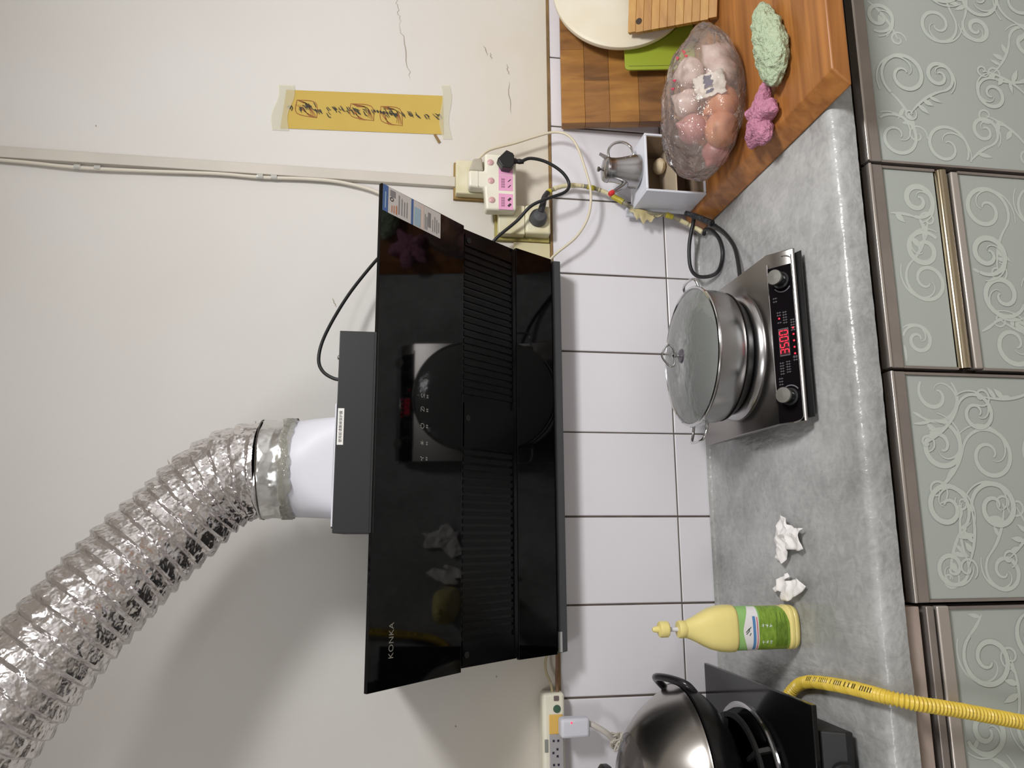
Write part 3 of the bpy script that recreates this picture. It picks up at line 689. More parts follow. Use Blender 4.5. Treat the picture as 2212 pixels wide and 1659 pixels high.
obj('socket_hole', hl, mat('hole_dark', (34, 34, 50), .7), ps, smooth=0)
wp = thing('white_plug', 'white plug with a small red light in the power strip', 'plug', (-1.043, -.05, 1.17))
obj('plug_body', MB().box((-1.066, -.078, 1.140), (-1.026, -.0436, 1.204)), WHITEP, wp, bevel=.007)
obj('red_light', MB().lathe([(0, .002), (.0016, .0015), (.002, 0)], (-1.034, -.0778, 1.181), 10, ax=(0, -1, 0)), mat('red_led', (255, 40, 70), .4, emit=2.5), wp)
obj('cord', MB().tube(smooth_path([(-1.040, -.06, 1.142), (-1.046, -.062, 1.126), (-1.062, -.06, 1.100), (-1.078, -.05, 1.082), (-1.09, -.045, 1.062), (-1.11, -.04, 1.02), (-1.13, -.035, .96)], 8), .0062), mat('cord_white', (206, 200, 192), .5), wp)
kn = MB(); rn = random.Random(4)
for k in range(7):
    c = Vector((-1.081, -.052, 1.076)); kn.tube(smooth_path([c+Vector((rn.uniform(-.019, .019), rn.uniform(-.012, .012), rn.uniform(-.014, .014))) for _ in range(6)], 5), .0022, 6)
obj('twist_tie', kn, mat('tie_grey', (190, 184, 172), .6), wp)
# two thin brown wires under the left end of the hood
wd_ = thing('loose_wire', 'thin tan wire drooping from the left end of the hood to the power strip', 'wire', (-.94, -.02, 1.21))
obj('wire', MB().tube(smooth_path([(-.888, -.035, 1.217), (-.915, -.03, 1.226), (-.940, -.028, 1.224), (-.962, -.03, 1.215), (-.984, -.03, 1.211)], 6), .0028, 8), mat('wire_tan', (176, 160, 124), .5), wd_)
obj('wire', MB().tube(smooth_path([(-.890, -.03, 1.2), (-.92, -.02, 1.1975), (-.95, -.02, 1.199), (-.983, -.03, 1.2)], 6), .0035, 8), mat('wire_brown', (120, 88, 62), .6), wd_)

# ------------------------------------------------------------------ wooden block and boards on the right
WB = wood('teak_block', (190, 126, 64), (146, 90, 42), 0, .42, 5.)
blk = obj('butcher_block', MB().prism([(.119, .8005), (.98, .8005), (.98, .8365), (.150, .8365), (.146, .834)], -.684, -.012, 'Y'), WB, loc=(.5, -.35, .80), bevel=.004)
tag(blk, 'thick orange-brown wooden block lying on the right end of the counter', 'chopping block')
ZB = .8366
def lean(pts2, th, org, lean_ang, xdir=(1, 0, 0)):
    """outline (x, up) stood on org and leaned back towards the wall by lean_ang"""
    mb = MB().prism(pts2, -th/2, th/2, 'Y')
    return mb
def board(name, x0, wd, ht, th, y_bot, y_top, x_lean=0., mt=None, rc=.012):
    """board standing on the block: y_bot/y_top = Y of its front face at bottom and top"""
    n = 6; o = []
    for cx, cz, a0 in ((wd-rc, rc, -PI/2), (wd-rc, ht-rc, 0), (rc, ht-rc, PI/2), (rc, rc, PI)):
        for k in range(n+1): a = a0+PI/2*k/n; o.append((cx+rc*math.cos(a), cz+rc*math.sin(a)))
    mb = MB().prism(o, 0, th, 'Y'); an = math.asin(max(-1, min(1, (y_top-y_bot)/ht)))
    M = Matrix.Translation((x0, y_bot, ZB+.0002+th*math.sin(max(0, an)))) @ Matrix.Rotation(x_lean, 4, 'Y') @ Matrix.Rotation(-an, 4, 'X')
    return mb.xf(M), M
W2 = wood('walnut_board', (176, 124, 64), (128, 84, 42), 2, .5, 4.)
# big board glued from upright staves
bb = thing('chopping_board', 'large brown wooden chopping board leaning against the tiles at the back', 'chopping board', (.60, -.06, ZB))
W3 = wood('walnut_dark', (162, 112, 58), (112, 74, 38), 2, .5, 4.); W4 = wood('walnut_gold', (188, 134, 62), (148, 98, 44), 2, .5, 4.)
TH = .030; hb = .3285; an = math.asin(.062/hb)
Mb = Matrix.Translation((.388, -.099, ZB+.0060)) @ Matrix.Rotation(-an, 4, 'X')
rows = [(0, .062), (.062, .130), (.130, .205), (.205, .268), (.268, hb)]
cols = {0: [0, .30, .62], 1: [0, .16, .62], 2: [0, .25, .62], 3: [0, .12, .38, .62], 4: [0, .21, .62]}
k = 0
for r_i, (z0, z1) in enumerate(rows):
    cs = cols[r_i]
    for c0, c1 in zip(cs, cs[1:]):
        m_ = MB().box((c0+.0002, 0, z0+.0002), (c1-.0002, TH, z1-.0002)).xf(Mb)
        obj('stave', m_, (W2, W4, W3, W2, W4, W3)[(k*2+r_i) % 6], bb, smooth=0, bevel=.0012); k += 1
# round white board
rd = MB().lathe([(0, 0), (.171, 0), (.178, .004), (.179, .010), (.178, .016), (.171, .020), (0, .020)], (0, 0, 0), 90)
RD = mat('white_board_plastic', (224, 218, 204), .45, var=.7, vscale=6, vcol=(206, 192, 156))
angd = math.radians(76)
rd.xf(Matrix.Translation((.735, -.112, ZB+.1800)) @ Matrix.Rotation(angd, 4, 'X'))
tag(obj('round_chopping_board', rd, RD, loc=(.742, -.12, ZB)), 'round white plastic chopping board leaning in front of the big brown one', 'chopping board')
mbg, _ = board('g', .513, .30, .178, .006, -.132, -.100, 0.0, None, .012)
grb = thing('green_chopping_board', 'thin lime green chopping board between the brown board and the white bag', 'chopping board', (.66, -.13, ZB))
GRM = mat('lime_plastic', (150, 164, 52), .4)
obj('board_sheet', mbg, GRM, grb, bevel=.001)
mbg, Mg = board('g', .513, .30, .178, .006, -.132, -.100, 0.0)
gr_ = MB().box((.009, -.0004, .012), (.0105, .0002, .168)).xf(Mg)
obj('groove', gr_, mat('lime_dark', (96, 106, 36), .5), grb, smooth=0)
# small bamboo board made of horizontal strips
sb = thing('bamboo_board', 'small tan bamboo board with a dark hole, foremost of the leaning boards', 'chopping board', (.70, -.2, ZB))
nS = 11; hS = .218; WS = .32; anS = math.asin(.128/hS)
Ms = Matrix.Translation((.546, -.281, ZB+.0086)) @ Matrix.Rotation(-.22, 4, 'Z') @ Matrix.Rotation(-anS, 4, 'X')
BMB = [wood('bamboo_a', (198, 150, 78), (176, 124, 58), 0, .5, 6.), wood('bamboo_b', (188, 138, 68), (164, 112, 50), 0, .5, 6.), wood('bamboo_c', (204, 158, 84), (184, 132, 62), 0, .5, 6.)]
for i in range(nS):
    z0 = hS*i/nS; z1 = hS*(i+1)/nS; e = .0025 if i in (0, nS-1) else 0.
    obj('bamboo_strip', MB().box((e, 0, z0+.0002), (WS, .014, z1-.0002)).xf(Ms), BMB[(i*2) % 3], sb, smooth=0, bevel=.0008)
hc = Ms @ Vector((.026, -.0004, hS-.028)); hn = (Ms.to_3x3() @ Vector((0, -1, 0)))
obj('hanging_hole', MB().lathe([(0, .0006), (.0072, .0006), (.0078, 0)], hc, 20, ax=hn), mat('hole_brown', (62, 48, 36), .8), sb)

# ------------------------------------------------------------------ white open box, kettle
bx = thing('storage_box', 'white plastic two-shelf box standing open towards the room behind the bag', 'box', (.235, -.09, ZB))
X0, X1, Y0, Y1, Z0, Z1 = .1625, .313, -.150, -.030, ZB, .988; tk = .006
c = MB().box((X0, Y0, Z0), (X0+tk, Y1, Z1)).box((X1-tk, Y0, Z0), (X1, Y1, Z1)).box((X0+tk, Y0, Z1-tk), (X1-tk, Y1, Z1)).box((X0+tk, Y0, Z0), (X1-tk, Y1, Z0+tk)).box((X0+tk, Y1-tk, Z0+tk), (X1-tk, Y1, Z1-tk))
obj('shell', c, mat('box_white', (222, 224, 232), .4), bx, smooth=0, bevel=.002)
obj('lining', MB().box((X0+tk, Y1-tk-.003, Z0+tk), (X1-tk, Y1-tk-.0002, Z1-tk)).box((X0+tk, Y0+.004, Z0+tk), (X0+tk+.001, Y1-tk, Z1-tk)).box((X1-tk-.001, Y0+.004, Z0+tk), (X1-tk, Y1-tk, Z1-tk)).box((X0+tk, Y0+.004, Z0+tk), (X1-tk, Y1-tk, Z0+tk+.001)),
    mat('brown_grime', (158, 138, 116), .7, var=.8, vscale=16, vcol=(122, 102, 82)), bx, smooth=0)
obj('shelf', MB().box((X0+tk, Y0+.002, .9095), (X1-tk, Y1-tk, .913)), mat('shelf_tan', (188, 172, 148), .5), bx, smooth=0, bevel=.0006)
obj('hinge_tab', MB().box((X0-.012, Y1, .955), (X0+.010, Y1+.012, 1.0)), MATS['box_white'], bx, bevel=.002)
gg = tag(obj('ginger_piece', MB().grid(20, 12, lambda u, v: (lambda th, ph: Vector((.262+.020*math.sin(th)*math.cos(ph), -.085+.022*math.sin(th)*math.sin(ph), .929+.0152*math.cos(th)))*1.0+Vector((1, 1, 0))*.003*noise.noise(Vector((th*2, ph*2, 0))))(PI*v, 2*PI*u), True), mat('ginger', (206, 190, 160), .7, var=.5, vscale=30, vcol=(176, 150, 110)), loc=(.262, -.085, .914)),
          'pale lump of ginger on the upper shelf of the white box', 'ginger')
kt = thing('oil_kettle', 'small stainless steel oil pot with a red-capped spout on the white box', 'kettle', (.236, -.098, .9885))
KC = (.236, -.098, .9885)
obj('pot_body', MB().lathe([(0, 0), (.038, 0), (.0415, .004), (.041, .014), (.037, .028), (.0325, .045), (.030, .060), (.030, .074), (.0315, .077), (.0315, .079), (0, .079)], KC, 48), STEEL, kt)
obj('pot_lid', MB().lathe([(0, .0), (.0305, 0), (.031, .003), (.027, .009), (.012, .0135), (0, .0145)], (KC[0], KC[1], KC[2]+.0792), 40), STEEL, kt)
obj('lid_knob', MB().lathe([(.0025, 0), (.0025, .004), (.006, .007), (.0062, .011), (0, .0125)], (KC[0], KC[1], KC[2]+.0925), 20), STEELD, kt)
obj('handle', MB().tube(smooth_path([(.263, -.098, 1.062), (.286, -.100, 1.064), (.303, -.104, 1.052), (.308, -.106, 1.030), (.298, -.106, 1.010), (.279, -.103, 1.001), (.270, -.101, 1.004)], 8), .0034, 10), CHROME, kt)
obj('thumb_rest', MB().prism([(.263, 1.069), (.276, 1.087), (.279, 1.086), (.271, 1.067)], -.102, -.094, 'Y'), STEEL, kt)
obj('spout', MB().tube(smooth_path([(.212, -.098, 1.018), (.196, -.100, 1.028), (.184, -.104, 1.044), (.171, -.108, 1.062)], 8), lambda t: .0095-.0055*t, 14), STEEL, kt)
obj('spout_cap', MB().lathe([(0, 0), (.0062, 0), (.0066, .010), (.005, .013), (0, .013)], (.1735, -.1075, 1.058), 14, ax=(-.6, -.15, .75)), mat('red_cap', (206, 48, 48), .45), kt)

# ------------------------------------------------------------------ bag of onions
bagc = Vector((.302, -.322, .9115))
def bag_pt(u, v):
    th = PI*v; ph = 2*PI*u
    d = Vector((math.cos(th), math.sin(th)*math.cos(ph), math.sin(th)*math.sin(ph)))
    ax = .176+.012*d.z; p = Vector((d.x*ax, d.y*.108*(1-.12*d.x), d.z*.083*(1-.25*d.x if d.z > 0 else 1)))
    q = p*1.0; wr = .007*fbm((q.x*.5, q.y*1.2, q.z*1.2), 14, 3)+.0055*(1-abs(noise.noise(Vector((q.x*7+q.z*6, q.y*26, q.z*14))))*3)*max(0, d.z+.35)+.003*(1-abs(noise.noise(Vector((q.x*12-q.y*30, q.y*18, q.z*40))))*3)*max(0, d.z+.35)
    p = p+d*wr
    p.z = max(p.z, -.0742+.0006*math.sin(u*60))
    p.y -= .12*p.x*.4; p.z += .0
    return bagc+p
bag = thing('plastic_bag', 'clear plastic bag bulging with onions and garlic on the wooden block', 'bag', (bagc.x, bagc.y, ZB))
obj('film', MB().grid(150, 130, bag_pt, True), film_mat('bag_film', (255, 250, 248), .73, .09, .28, .9, 30, milk=.75), bag, smooth=80)
pr = MB(); rp_ = random.Random(8)
def bag_surf(x, a, off=.002):
    v = math.acos(max(-1, min(1, x)))/PI; return bag_pt((a/(2*PI)) % 1, v)
RDP = mat('red_print', (206, 70, 92), .5)
for (x, a, l) in [(.30, 2.0, .05), (.34, 2.15, .06), (.02, 2.0, .03), (-.06, 1.95, .03), (.26, 2.25, .04)]:
    pts = [bag_surf(x+l*t, a+.04*math.sin(t*5))+Vector((0, -.0012, .0016)) for t in [k/6 for k in range(7)]]
    pr.tube(pts, .0016, 5)
obj('red_print', pr, RDP, bag)
ONI = mat('onion_skin', (214, 150, 104), .4, var=.6, vscale=14, vcol=(186, 104, 88), stretch=(3, 3, .6))
ONP = mat('shallot_skin', (176, 110, 112), .4, var=.6, vscale=16, vcol=(206, 160, 140), stretch=(3, 3, .6))
GAR = mat('garlic_skin', (226, 208, 196), .5, var=.5, vscale=20, vcol=(196, 150, 150), stretch=(3, 3, .6))
def onion_mb(R, c, ax, rib=0.):
    mb = MB(); q = Vector(ax).to_track_quat('Z', 'Y')
    def f(u, v):
        th = PI*v; ph = 2*PI*u; r = R*(1+rib*math.cos(ph*7)*math.sin(th)); z = -math.cos(th)*R*.88
        neck = max(0, (v-.80)/.2); rr = r*math.sin(th)*(1-.25*neck)+(.10*R*neck if v < 1 else 0); z += R*.42*neck*neck
        return Vector(c)+q @ Vector((rr*math.cos(ph), rr*math.sin(ph), z))
    return mb.grid(32, 22, f, True)
for nm_, lab_, R, cpos, ax, mt, rib in [
        ('onion', 'orange-brown onion in the bag, the one nearest the front edge of the block', 0.04, (0.224, -0.338, 0.8795), (0.3, 0.6, 0.7), ONI, 0),
        ('onion', 'orange onion in the bag, behind the front one towards the middle', 0.038, (0.286, -0.347, 0.8775), (-0.4, 0.5, 0.7), ONI, 0),
        ('onion', 'tan onion in the bag lying against the white box', 0.037, (0.25, -0.283, 0.877), (0.7, -0.1, 0.6), ONI, 0),
        ('onion', 'reddish onion on top of the pile in the bag', 0.033, (0.236, -0.31, 0.935), (0.1, -0.2, 0.9), ONP, 0),
        ('shallot', 'purple-pink shallot at the left end of the bag', 0.031, (0.192, -0.294, 0.876), (-0.8, 0.1, 0.5), ONP, 0.03),
        ('garlic_bulb', 'whitish garlic bulb in the bag next to the green board', 0.037, (0.378, -0.27, 0.8765), (0.3, 0.3, 0.9), GAR, 0.05),
        ('garlic_bulb', 'whitish garlic bulb at the right end of the bag', 0.033, (0.412, -0.318, 0.8725), (0.5, -0.2, 0.8), GAR, 0.05),
        ('garlic_bulb', 'whitish garlic bulb at the front right of the bag', 0.034, (0.36, -0.342, 0.874), (0.2, -0.5, 0.8), GAR, 0.05),
        ('garlic_bulb', 'whitish garlic bulb lying on top of the other garlic in the bag', 0.034, (0.372, -0.312, 0.933), (-0.2, 0.3, 0.9), GAR, 0.05),
        ('garlic_bulb', 'whitish garlic bulb on top between the garlic and the red onion', 0.032, (0.306, -0.296, 0.936), (0.4, 0.1, 0.8), GAR, 0.05)]:
    o = thing(nm_, lab_, nm_.split('_')[0], Vector(cpos)-Vector((0, 0, R*.9)), 'bulbs inside the plastic bag')
    obj('bulb', onion_mb(R, cpos, ax, rib), mt, o, smooth=80)
    q = Vector(ax).normalized(); obj('root_tuft', MB().lathe([(.006, 0), (.004, .003), (0, .004)], Vector(cpos)-q*R*.88, 10, ax=-q), mat('root_brown', (130, 104, 76), .8), o)
pk = thing('paper_packet', 'crumpled white packet with dark print inside the bag', 'packet', (.305, -.28, .90))
def pack(u, v):
    x = .292+.052*(u-.5)*2*.6; z = .914+.05*(v-.5)
    return (x+.02+.006*noise.noise(Vector((u*5, v*5, 0))), -.388+.014*(u-.5)+.010*noise.noise(Vector((u*4, v*4, 3)))+.05*(v*.9), z+.006*noise.noise(Vector((u*6, v*6, 5))))
obj('packet_sheet', MB().grid(16, 14, pack), mat('packet_white', (222, 214, 202), .6), pk, solid=.002)
pm = MB()
for k in range(4): pm.ribbon([Vector(pack(.18+.2*k+.02*t, .42+.08*t))+Vector((0, -.003, .0015)) for t in range(4)], .009, (0, -1, .4))
obj('dark_print', pm, mat('packet_ink', (70, 76, 104), .6), pk, smooth=0)

# ------------------------------------------------------------------ scrubbers
def scrub(name, label, c, sx, sy, sz, rot, mt, fn, seed):
    mb = MB()
    def f(u, v):
        th = PI*v; ph = 2*PI*u; d = Vector((math.sin(th)*math.cos(ph), math.sin(th)*math.sin(ph), math.cos(th)))
        k = fn(ph, d); p = Vector((d.x*sx*k, d.y*sy*k, d.z*sz))
        p += d*(.0055*noise.noise(Vector((p.x, p.y, p.z))*65+Vector((seed, 0, 0)))+.0028*noise.noise(Vector((p.x, p.y, p.z))*170))
        p.z = max(p.z, -sz*.82); return Vector(c)+Matrix.Rotation(rot, 3, 'Z') @ p
    mb.grid(120, 60, f, True)
    return tag(obj(name, mb, mt, loc=(c[0], c[1], ZB), smooth=30), label, 'scrubber')
scrub('green_scrubber', 'pale green net scrubber, long and lumpy, on the front of the wooden block', (.300, -.530, ZB+.0235), .098, .040, .028, .20,
      mat('scrub_green', (180, 194, 164), .8, bump=.9, bscale=170, var=.4, vscale=60, vcol=(150, 168, 134)), lambda ph, d: 1+.10*math.sin(3*ph+1), 3)
scrub('pink_scrubber', 'pink flower-shaped net scrubber on the corner of the wooden block', (.178, -.466, ZB+.0200), .057, .064, .021, .9,
      mat('scrub_pink', (198, 134, 158), .8, bump=.9, bscale=170, var=.4, vscale=60, vcol=(160, 96, 124)), lambda ph, d: .82+.20*math.cos(5*ph+.3)+.06*math.cos(9*ph), 9)

# ------------------------------------------------------------------ induction cooker, pot
DK = .8555
ck = thing('induction_cooker', 'steel induction cooker with two knobs and a glowing red display', 'cooker', (-.275, -.29, .80))
CX0, CX1 = -.4415, -.1045
side = [(-.104, DK), (-.4415, DK), (-.4865, .8245), (-.4885, .8205), (-.485, .8175), (-.440, .8405), (-.104, .8405)]
obj('top_shell', MB().prism(side, CX0, CX1), mat('cooker_steel', (146, 142, 139), .28, 1.), ck, bevel=.003, smooth=40)
obj('base', MB().prism([(-.116, .8405), (-.438, .8405), (-.482, .8172), (-.4985, .8128), (-.497, .8105), (-.116, .8105)], CX0+.008, CX1-.008), BLACKP, ck, bevel=.004, smooth=0)
for x in (CX0+.05, CX1-.05):
    for y in (-.16, -.425): obj('foot', MB().lathe([(.016, 0), (.017, .003), (.014, .0105), (0, .0105)], (x, y, .8), 18), BLACKP, ck)
pa = Vector((0, -.4435, .8543)); pb = Vector((0, -.4857, .8252)); pt = (pa-pb).normalized(); pn = Vector((1, 0, 0)).cross(pt); pn = pn if pn.y < 0 else -pn
def cp(x, s, off): 
    p = pa.lerp(pb, s)+pn*off; return Vector((x, p.y, p.z))
q = [cp(0, .02, .0012), cp(0, .985, .0012), cp(0, .985, -.002), cp(0, .02, -.002)]
pan = obj('control_panel', MB().prism([(p.y, p.z) for p in q], CX0+.002, CX1-.030), mat('panel_black', (14, 11, 14), .3, spec=.04), ck, smooth=0, bevel=.0006)
def trimline(x0, x1, s, r=.0011): return MB().tube([cp(x0, s, .0016), cp(x1, s, .0016)], r, 8)
obj('panel_trim', trimline(CX0+.04, CX1-.022, .0), CHROME, ck); obj('panel_trim', trimline(CX0+.012, CX1-.012, .97), CHROME, ck)
for sg, xe in ((1, CX1-.022), (-1, CX0+.012)):
    obj('panel_trim', MB().tube([cp(xe+sg*.011*math.sin(a), .60+.37*math.cos(a), .0016) for a in [PI/2*k/8 for k in range(9)]], .0011, 8), CHROME, ck)
KN = mat('knob_metal', (132, 131, 126), .40, 1.)
for x in (-.3925, -.1650):
    c = cp(x, .55, .001)
    ko = obj('knob', MB().lathe([(.0165, 0), (.0165, .006), (.0135, .008), (.0135, .026), (0, .026)], c, 36, ax=pn), BLACKP, ck)
    obj('knob_cap', MB().lathe([(.0138, 0), (.0148, .001), (.0150, .0045), (.0142, .0062), (0, .0066)], c+pn*.0255, 40, ax=pn), KN, ko)
    ar = MB(); sgn = 1 if x < -.3 else -1
    ar.ribbon([cp(x+sgn*.0222*math.cos(a), .55, .0016)+pt*(.0195*math.sin(a)) for a in [-.9+1.8*k/12 for k in range(13)]], .0022, pn)
    obj('knob_scale', ar, mat('scale_grey', (96, 94, 100), .5), pan, smooth=0)
# display: 3500 in red seven-segment digits, five red dots under it, one above
dcx = -.2860
obj('display_window', MB().add([cp(dcx-.027, .26, .0015), cp(dcx+.027, .26, .0015), cp(dcx+.027, .66, .0015), cp(dcx-.027, .66, .0015)], [(0, 1, 2, 3)]), mat('window_grey', (84, 76, 82), .3), pan, smooth=0)
obj('display_glass', MB().add([cp(dcx-.0245, .29, .0017), cp(dcx+.0245, .29, .0017), cp(dcx+.0245, .63, .0017), cp(dcx-.0245, .63, .0017)], [(0, 1, 2, 3)]), mat('window_red_black', (52, 8, 16), .3), pan, smooth=0)
LED = mat('led_red', (255, 30, 60), .4, emit=.9)
SEGS = {'3': 'abgcd', '5': 'afgcd', '0': 'abcdef'}
HT = .0160; WD = .0080
for i, ch in enumerate('3500'):
    x = dcx-.0185+.01225*i; mb = MB(); base = .62; up = HT/((pa-pb).length)
    def P(a, b): return cp(x-WD/2+WD*a, base-up*b, .002)
    E_ = {'a': ((.1, 1), (.9, 1)), 'b': ((1, .95), (1, .55)), 'c': ((1, .45), (1, .05)), 'd': ((.1, 0), (.9, 0)), 'e': ((0, .45), (0, .05)), 'f': ((0, .95), (0, .55)), 'g': ((.12, .5), (.88, .5))}
    for s_ in SEGS[ch]: mb.ribbon([P(*E_[s_][0]), P(*E_[s_][1])], .0019, pn)
    obj('digit', mb, LED, pan, smooth=0)
for i in range(5): obj('indicator', MB().lathe([(0, .0008), (.0017, .0005), (.0019, 0)], cp(dcx-.0255+.0125*i, .84, .0013), 10, ax=pn), LED, pan)
obj('indicator', MB().lathe([(0, .0008), (.0017, .0005), (.0019, 0)], cp(dcx+.0475, .33, .0013), 10, ax=pn), LED, pan)
tx = MB()
for (x0, x1, s) in [(-0.3485, -0.3225, .30), (-0.3465, -0.3215, .55), (-0.2485, -0.2425, .33), (-0.2340, -0.2235, .33), (-0.2505, -0.2245, .56), (-0.2675, -0.2425, .84), (-0.3185, -0.3160, .84), (-0.3685, -0.3515, .22), (-0.2055, -0.1925, .22), (-0.3255, -0.3155, .84)]:
    nn = max(1, int((x1-x0)/.0048))
    for k in range(nn):
        xx = x0+(x1-x0)*k/nn
        tx.ribbon([cp(xx, s-.045, .0014), cp(xx+.0036, s-.045, .0014)], .0006, pn); tx.ribbon([cp(xx, s+.04, .0014), cp(xx+.0036, s+.04, .0014)], .0006, pn); tx.ribbon([cp(xx+.0018, s-.09, .0014), cp(xx+.0018, s+.09, .0014)], .0006, pn)
obj('panel_print', tx, mat('print_grey', (112, 108, 114), .5), pan, smooth=0)['kind'] = 'stuff'
# steel ring the pot stands in
PC = Vector((-.2753, -.2855, 0))
obj('wok_ring', MB().lathe([(.105, -.0005), (.1325, -.0005), (.1345, .004), (.131, .011), (.124, .0155), (.114, .0165), (.105, .013)], (PC.x, PC.y, DK), 96), STEEL, ck)
# cooker lead: stiff black loop at the wall, tied, then to the cooker
cl = obj('lead', MB().tube(smooth_path([(-.112, -.270, .826), (-.085, -.262, .822), (-.035, -.240, .814), (.010, -.210, .8065), (.060, -.165, .8062), (.106, -.110, .812), (.138, -.075, .835), (.128, -.055, .835), (.075, -.040, .842), (.020, -.035, .840), (-.010, -.052, .830), (-.022, -.090, .812), (-.018, -.128, .8065), (.012, -.150, .8062), (.052, -.140, .807), (.088, -.108, .81), (.104, -.075, .812), (.098, -.060, .8105)], 8), .0048, 10), BLACKC, ck)
obj('lead_tie', MB().tube(smooth_path([(.100, -.125, .816), (.128, -.092, .834), (.150, -.066, .858)], 6), lambda t: .0082-.002*t, 10), mat('tie_black', (30, 30, 34), .55, bump=.8, bscale=120), ck)

pot = thing('saucepan', 'steel two-handled pot with a misted glass lid on the induction cooker', 'pot', (PC.x, PC.y, DK+.006))
PZ = DK+.0170; RIM = .9535
outer = [(0, PZ), (.112, PZ), (.118, PZ+.0025), (.1325, PZ+.019), (.1385, PZ+.032), (.1400, PZ+.048), (.1405, RIM-.004), (.1445, RIM-.001), (.1450, RIM+.001), (.1415, RIM+.001), (.138, RIM-.004), (.1375, PZ+.04), (.113, PZ+.004), (0, PZ+.004)]
obj('pot_body', MB().lathe([(r, z) for r, z in outer], (PC.x, PC.y, 0), 96), STEEL, pot, smooth=50)
obj('dark_base', MB().lathe([(.1178, PZ+.002), (.1222, PZ+.0028), (.1358, PZ+.0195), (.1355, PZ+.0215), (.1320, PZ+.0195)], (PC.x, PC.y, 0), 96), mat('burnt_black', (28, 25, 24), .35), pot)
lid = obj('lid_glass', MB().lathe([(.1425, RIM+.0025), (.130, RIM+.009), (.103, RIM+.0165), (.065, RIM+.0215), (.025, RIM+.0235), (0, RIM+.0237)], (PC.x, PC.y, 0), 96), film_mat('misted_glass', (190, 194, 190), .64, .12, .40, .10, 50), pot, smooth=80)
obj('lid_rim', MB().lathe([(.1470, RIM+.0012), (.1480, RIM+.0026), (.1467, RIM+.0046), (.1427, RIM+.0054), (.1415, RIM+.0032), (.1440, RIM+.0012)], (PC.x, PC.y, 0), 96), CHROME, lid)
LKZ = RIM+.0238
obj('knob_base', MB().lathe([(0, .003), (.013, .0025), (.0155, 0), (0, -.001)], (PC.x, PC.y, LKZ), 28), mat('knob_grey', (96, 92, 100), .3, .6), lid)
obj('knob_stud', MB().lathe([(.003, 0), (.003, .010), (.0048, .012), (.0048, .016), (0, .018)], (PC.x, PC.y, LKZ+.002), 16), CHROME, lid)
lp = smooth_path([(PC.x-.002, PC.y, LKZ+.014), (PC.x-.020, PC.y-.004, LKZ+.018), (PC.x-.023, PC.y-.004, LKZ+.028), (PC.x-.006, PC.y, LKZ+.041), (PC.x+.006, PC.y, LKZ+.041), (PC.x+.023, PC.y+.004, LKZ+.028), (PC.x+.020, PC.y+.004, LKZ+.018), (PC.x+.002, PC.y, LKZ+.014)], 6)
obj('knob_loop', MB().tube(lp, .0021, 8), CHROME, lid)
for sg in (-1, 1):
    x = PC.x+sg*.1395; yc = PC.y+.036; z = RIM-.026
    h = MB().tube(smooth_path([(x-sg*.004, yc-.034, z), (x+sg*.016, yc-.036, z+.003), (x+sg*.033, yc-.031, z+.009), (x+sg*.037, yc-.012, z+.012), (x+sg*.037, yc+.012, z+.012), (x+sg*.033, yc+.031, z+.009), (x+sg*.016, yc+.036, z+.003), (x-sg*.010, yc+.034, z)], 6), .0030, 10)
    obj('handle', h, CHROME, pot)
    obj('handle_plate', MB().box((min(x-sg*.014, x+sg*.001), yc-.040, z-.008), (max(x-sg*.014, x+sg*.001), yc+.040, z+.008)), STEEL, pot, bevel=.001)

# ------------------------------------------------------------------ tissues
def tissue(label, outl, seed, h):
    bm = bmesh.new(); vs = [bm.verts.new((x, y, 0)) for x, y in outl]; bm.faces.new(vs)
    bmesh.ops.triangulate(bm, faces=bm.faces[:])
    for _ in range(4): bmesh.ops.subdivide_edges(bm, edges=[e for e in bm.edges if e.calc_length() > .006], cuts=1, use_grid_fill=True); bmesh.ops.triangulate(bm, faces=bm.faces[:])
    n_ = Vector((seed, seed*2, 0)); cx = sum(p[0] for p in outl)/len(outl); cy = sum(p[1] for p in outl)/len(outl)
    for v in bm.verts:
        p = v.co.copy(); a = 1-abs(noise.noise(p*26+n_))*2; b = 1-abs(noise.noise(p*55+n_))*2
        edge = 1.15-min(1., (Vector((p.x-cx, p.y-cy, 0)).length)/.075)
        v.co.z = .0018+max(0, h*(.30+.40*a+.16*b)*(.45+.7*edge)); v.co.x += .003*noise.noise(p*70+n_); v.co.y += .003*noise.noise(p*70+n_*2)
    mb = MB(); bm.verts.index_update(); mb.add([v.co+Vector((0, 0, .8)) for v in bm.verts], [tuple(l.vert.index for l in f.loops) for f in bm.faces]); bm.free()
    return tag(obj('tissue', mb, mat('tissue_white', (240, 236, 234), .9), loc=(cx, cy, .8), smooth=22, solid=.0008), label, 'tissue')
T1 = [(-.607,-.347),(-.614,-.367),(-.624,-.373),(-.633,-.393),(-.634,-.420),(-.646,-.408),(-.670,-.416),(-.675,-.406),(-.674,-.387),(-.671,-.368),(-.685,-.358),(-.700,-.337),(-.690,-.303),(-.676,-.310),(-.645,-.324),(-.633,-.318),(-.628,-.318),(-.631,-.328)]
T2 = [(-.717,-.357),(-.723,-.360),(-.734,-.344),(-.732,-.364),(-.725,-.383),(-.739,-.410),(-.750,-.398),(-.767,-.363),(-.771,-.345),(-.769,-.322),(-.762,-.320),(-.754,-.331),(-.752,-.315),(-.760,-.298),(-.750,-.288),(-.738,-.308),(-.726,-.322),(-.722,-.341)]
tissue('crumpled white tissue with a long corner, halfway between cooker and bottle', T1, 2.3, .020)
tissue('smaller crumpled white tissue lying right beside the yellow bottle', T2, 7.1, .018)

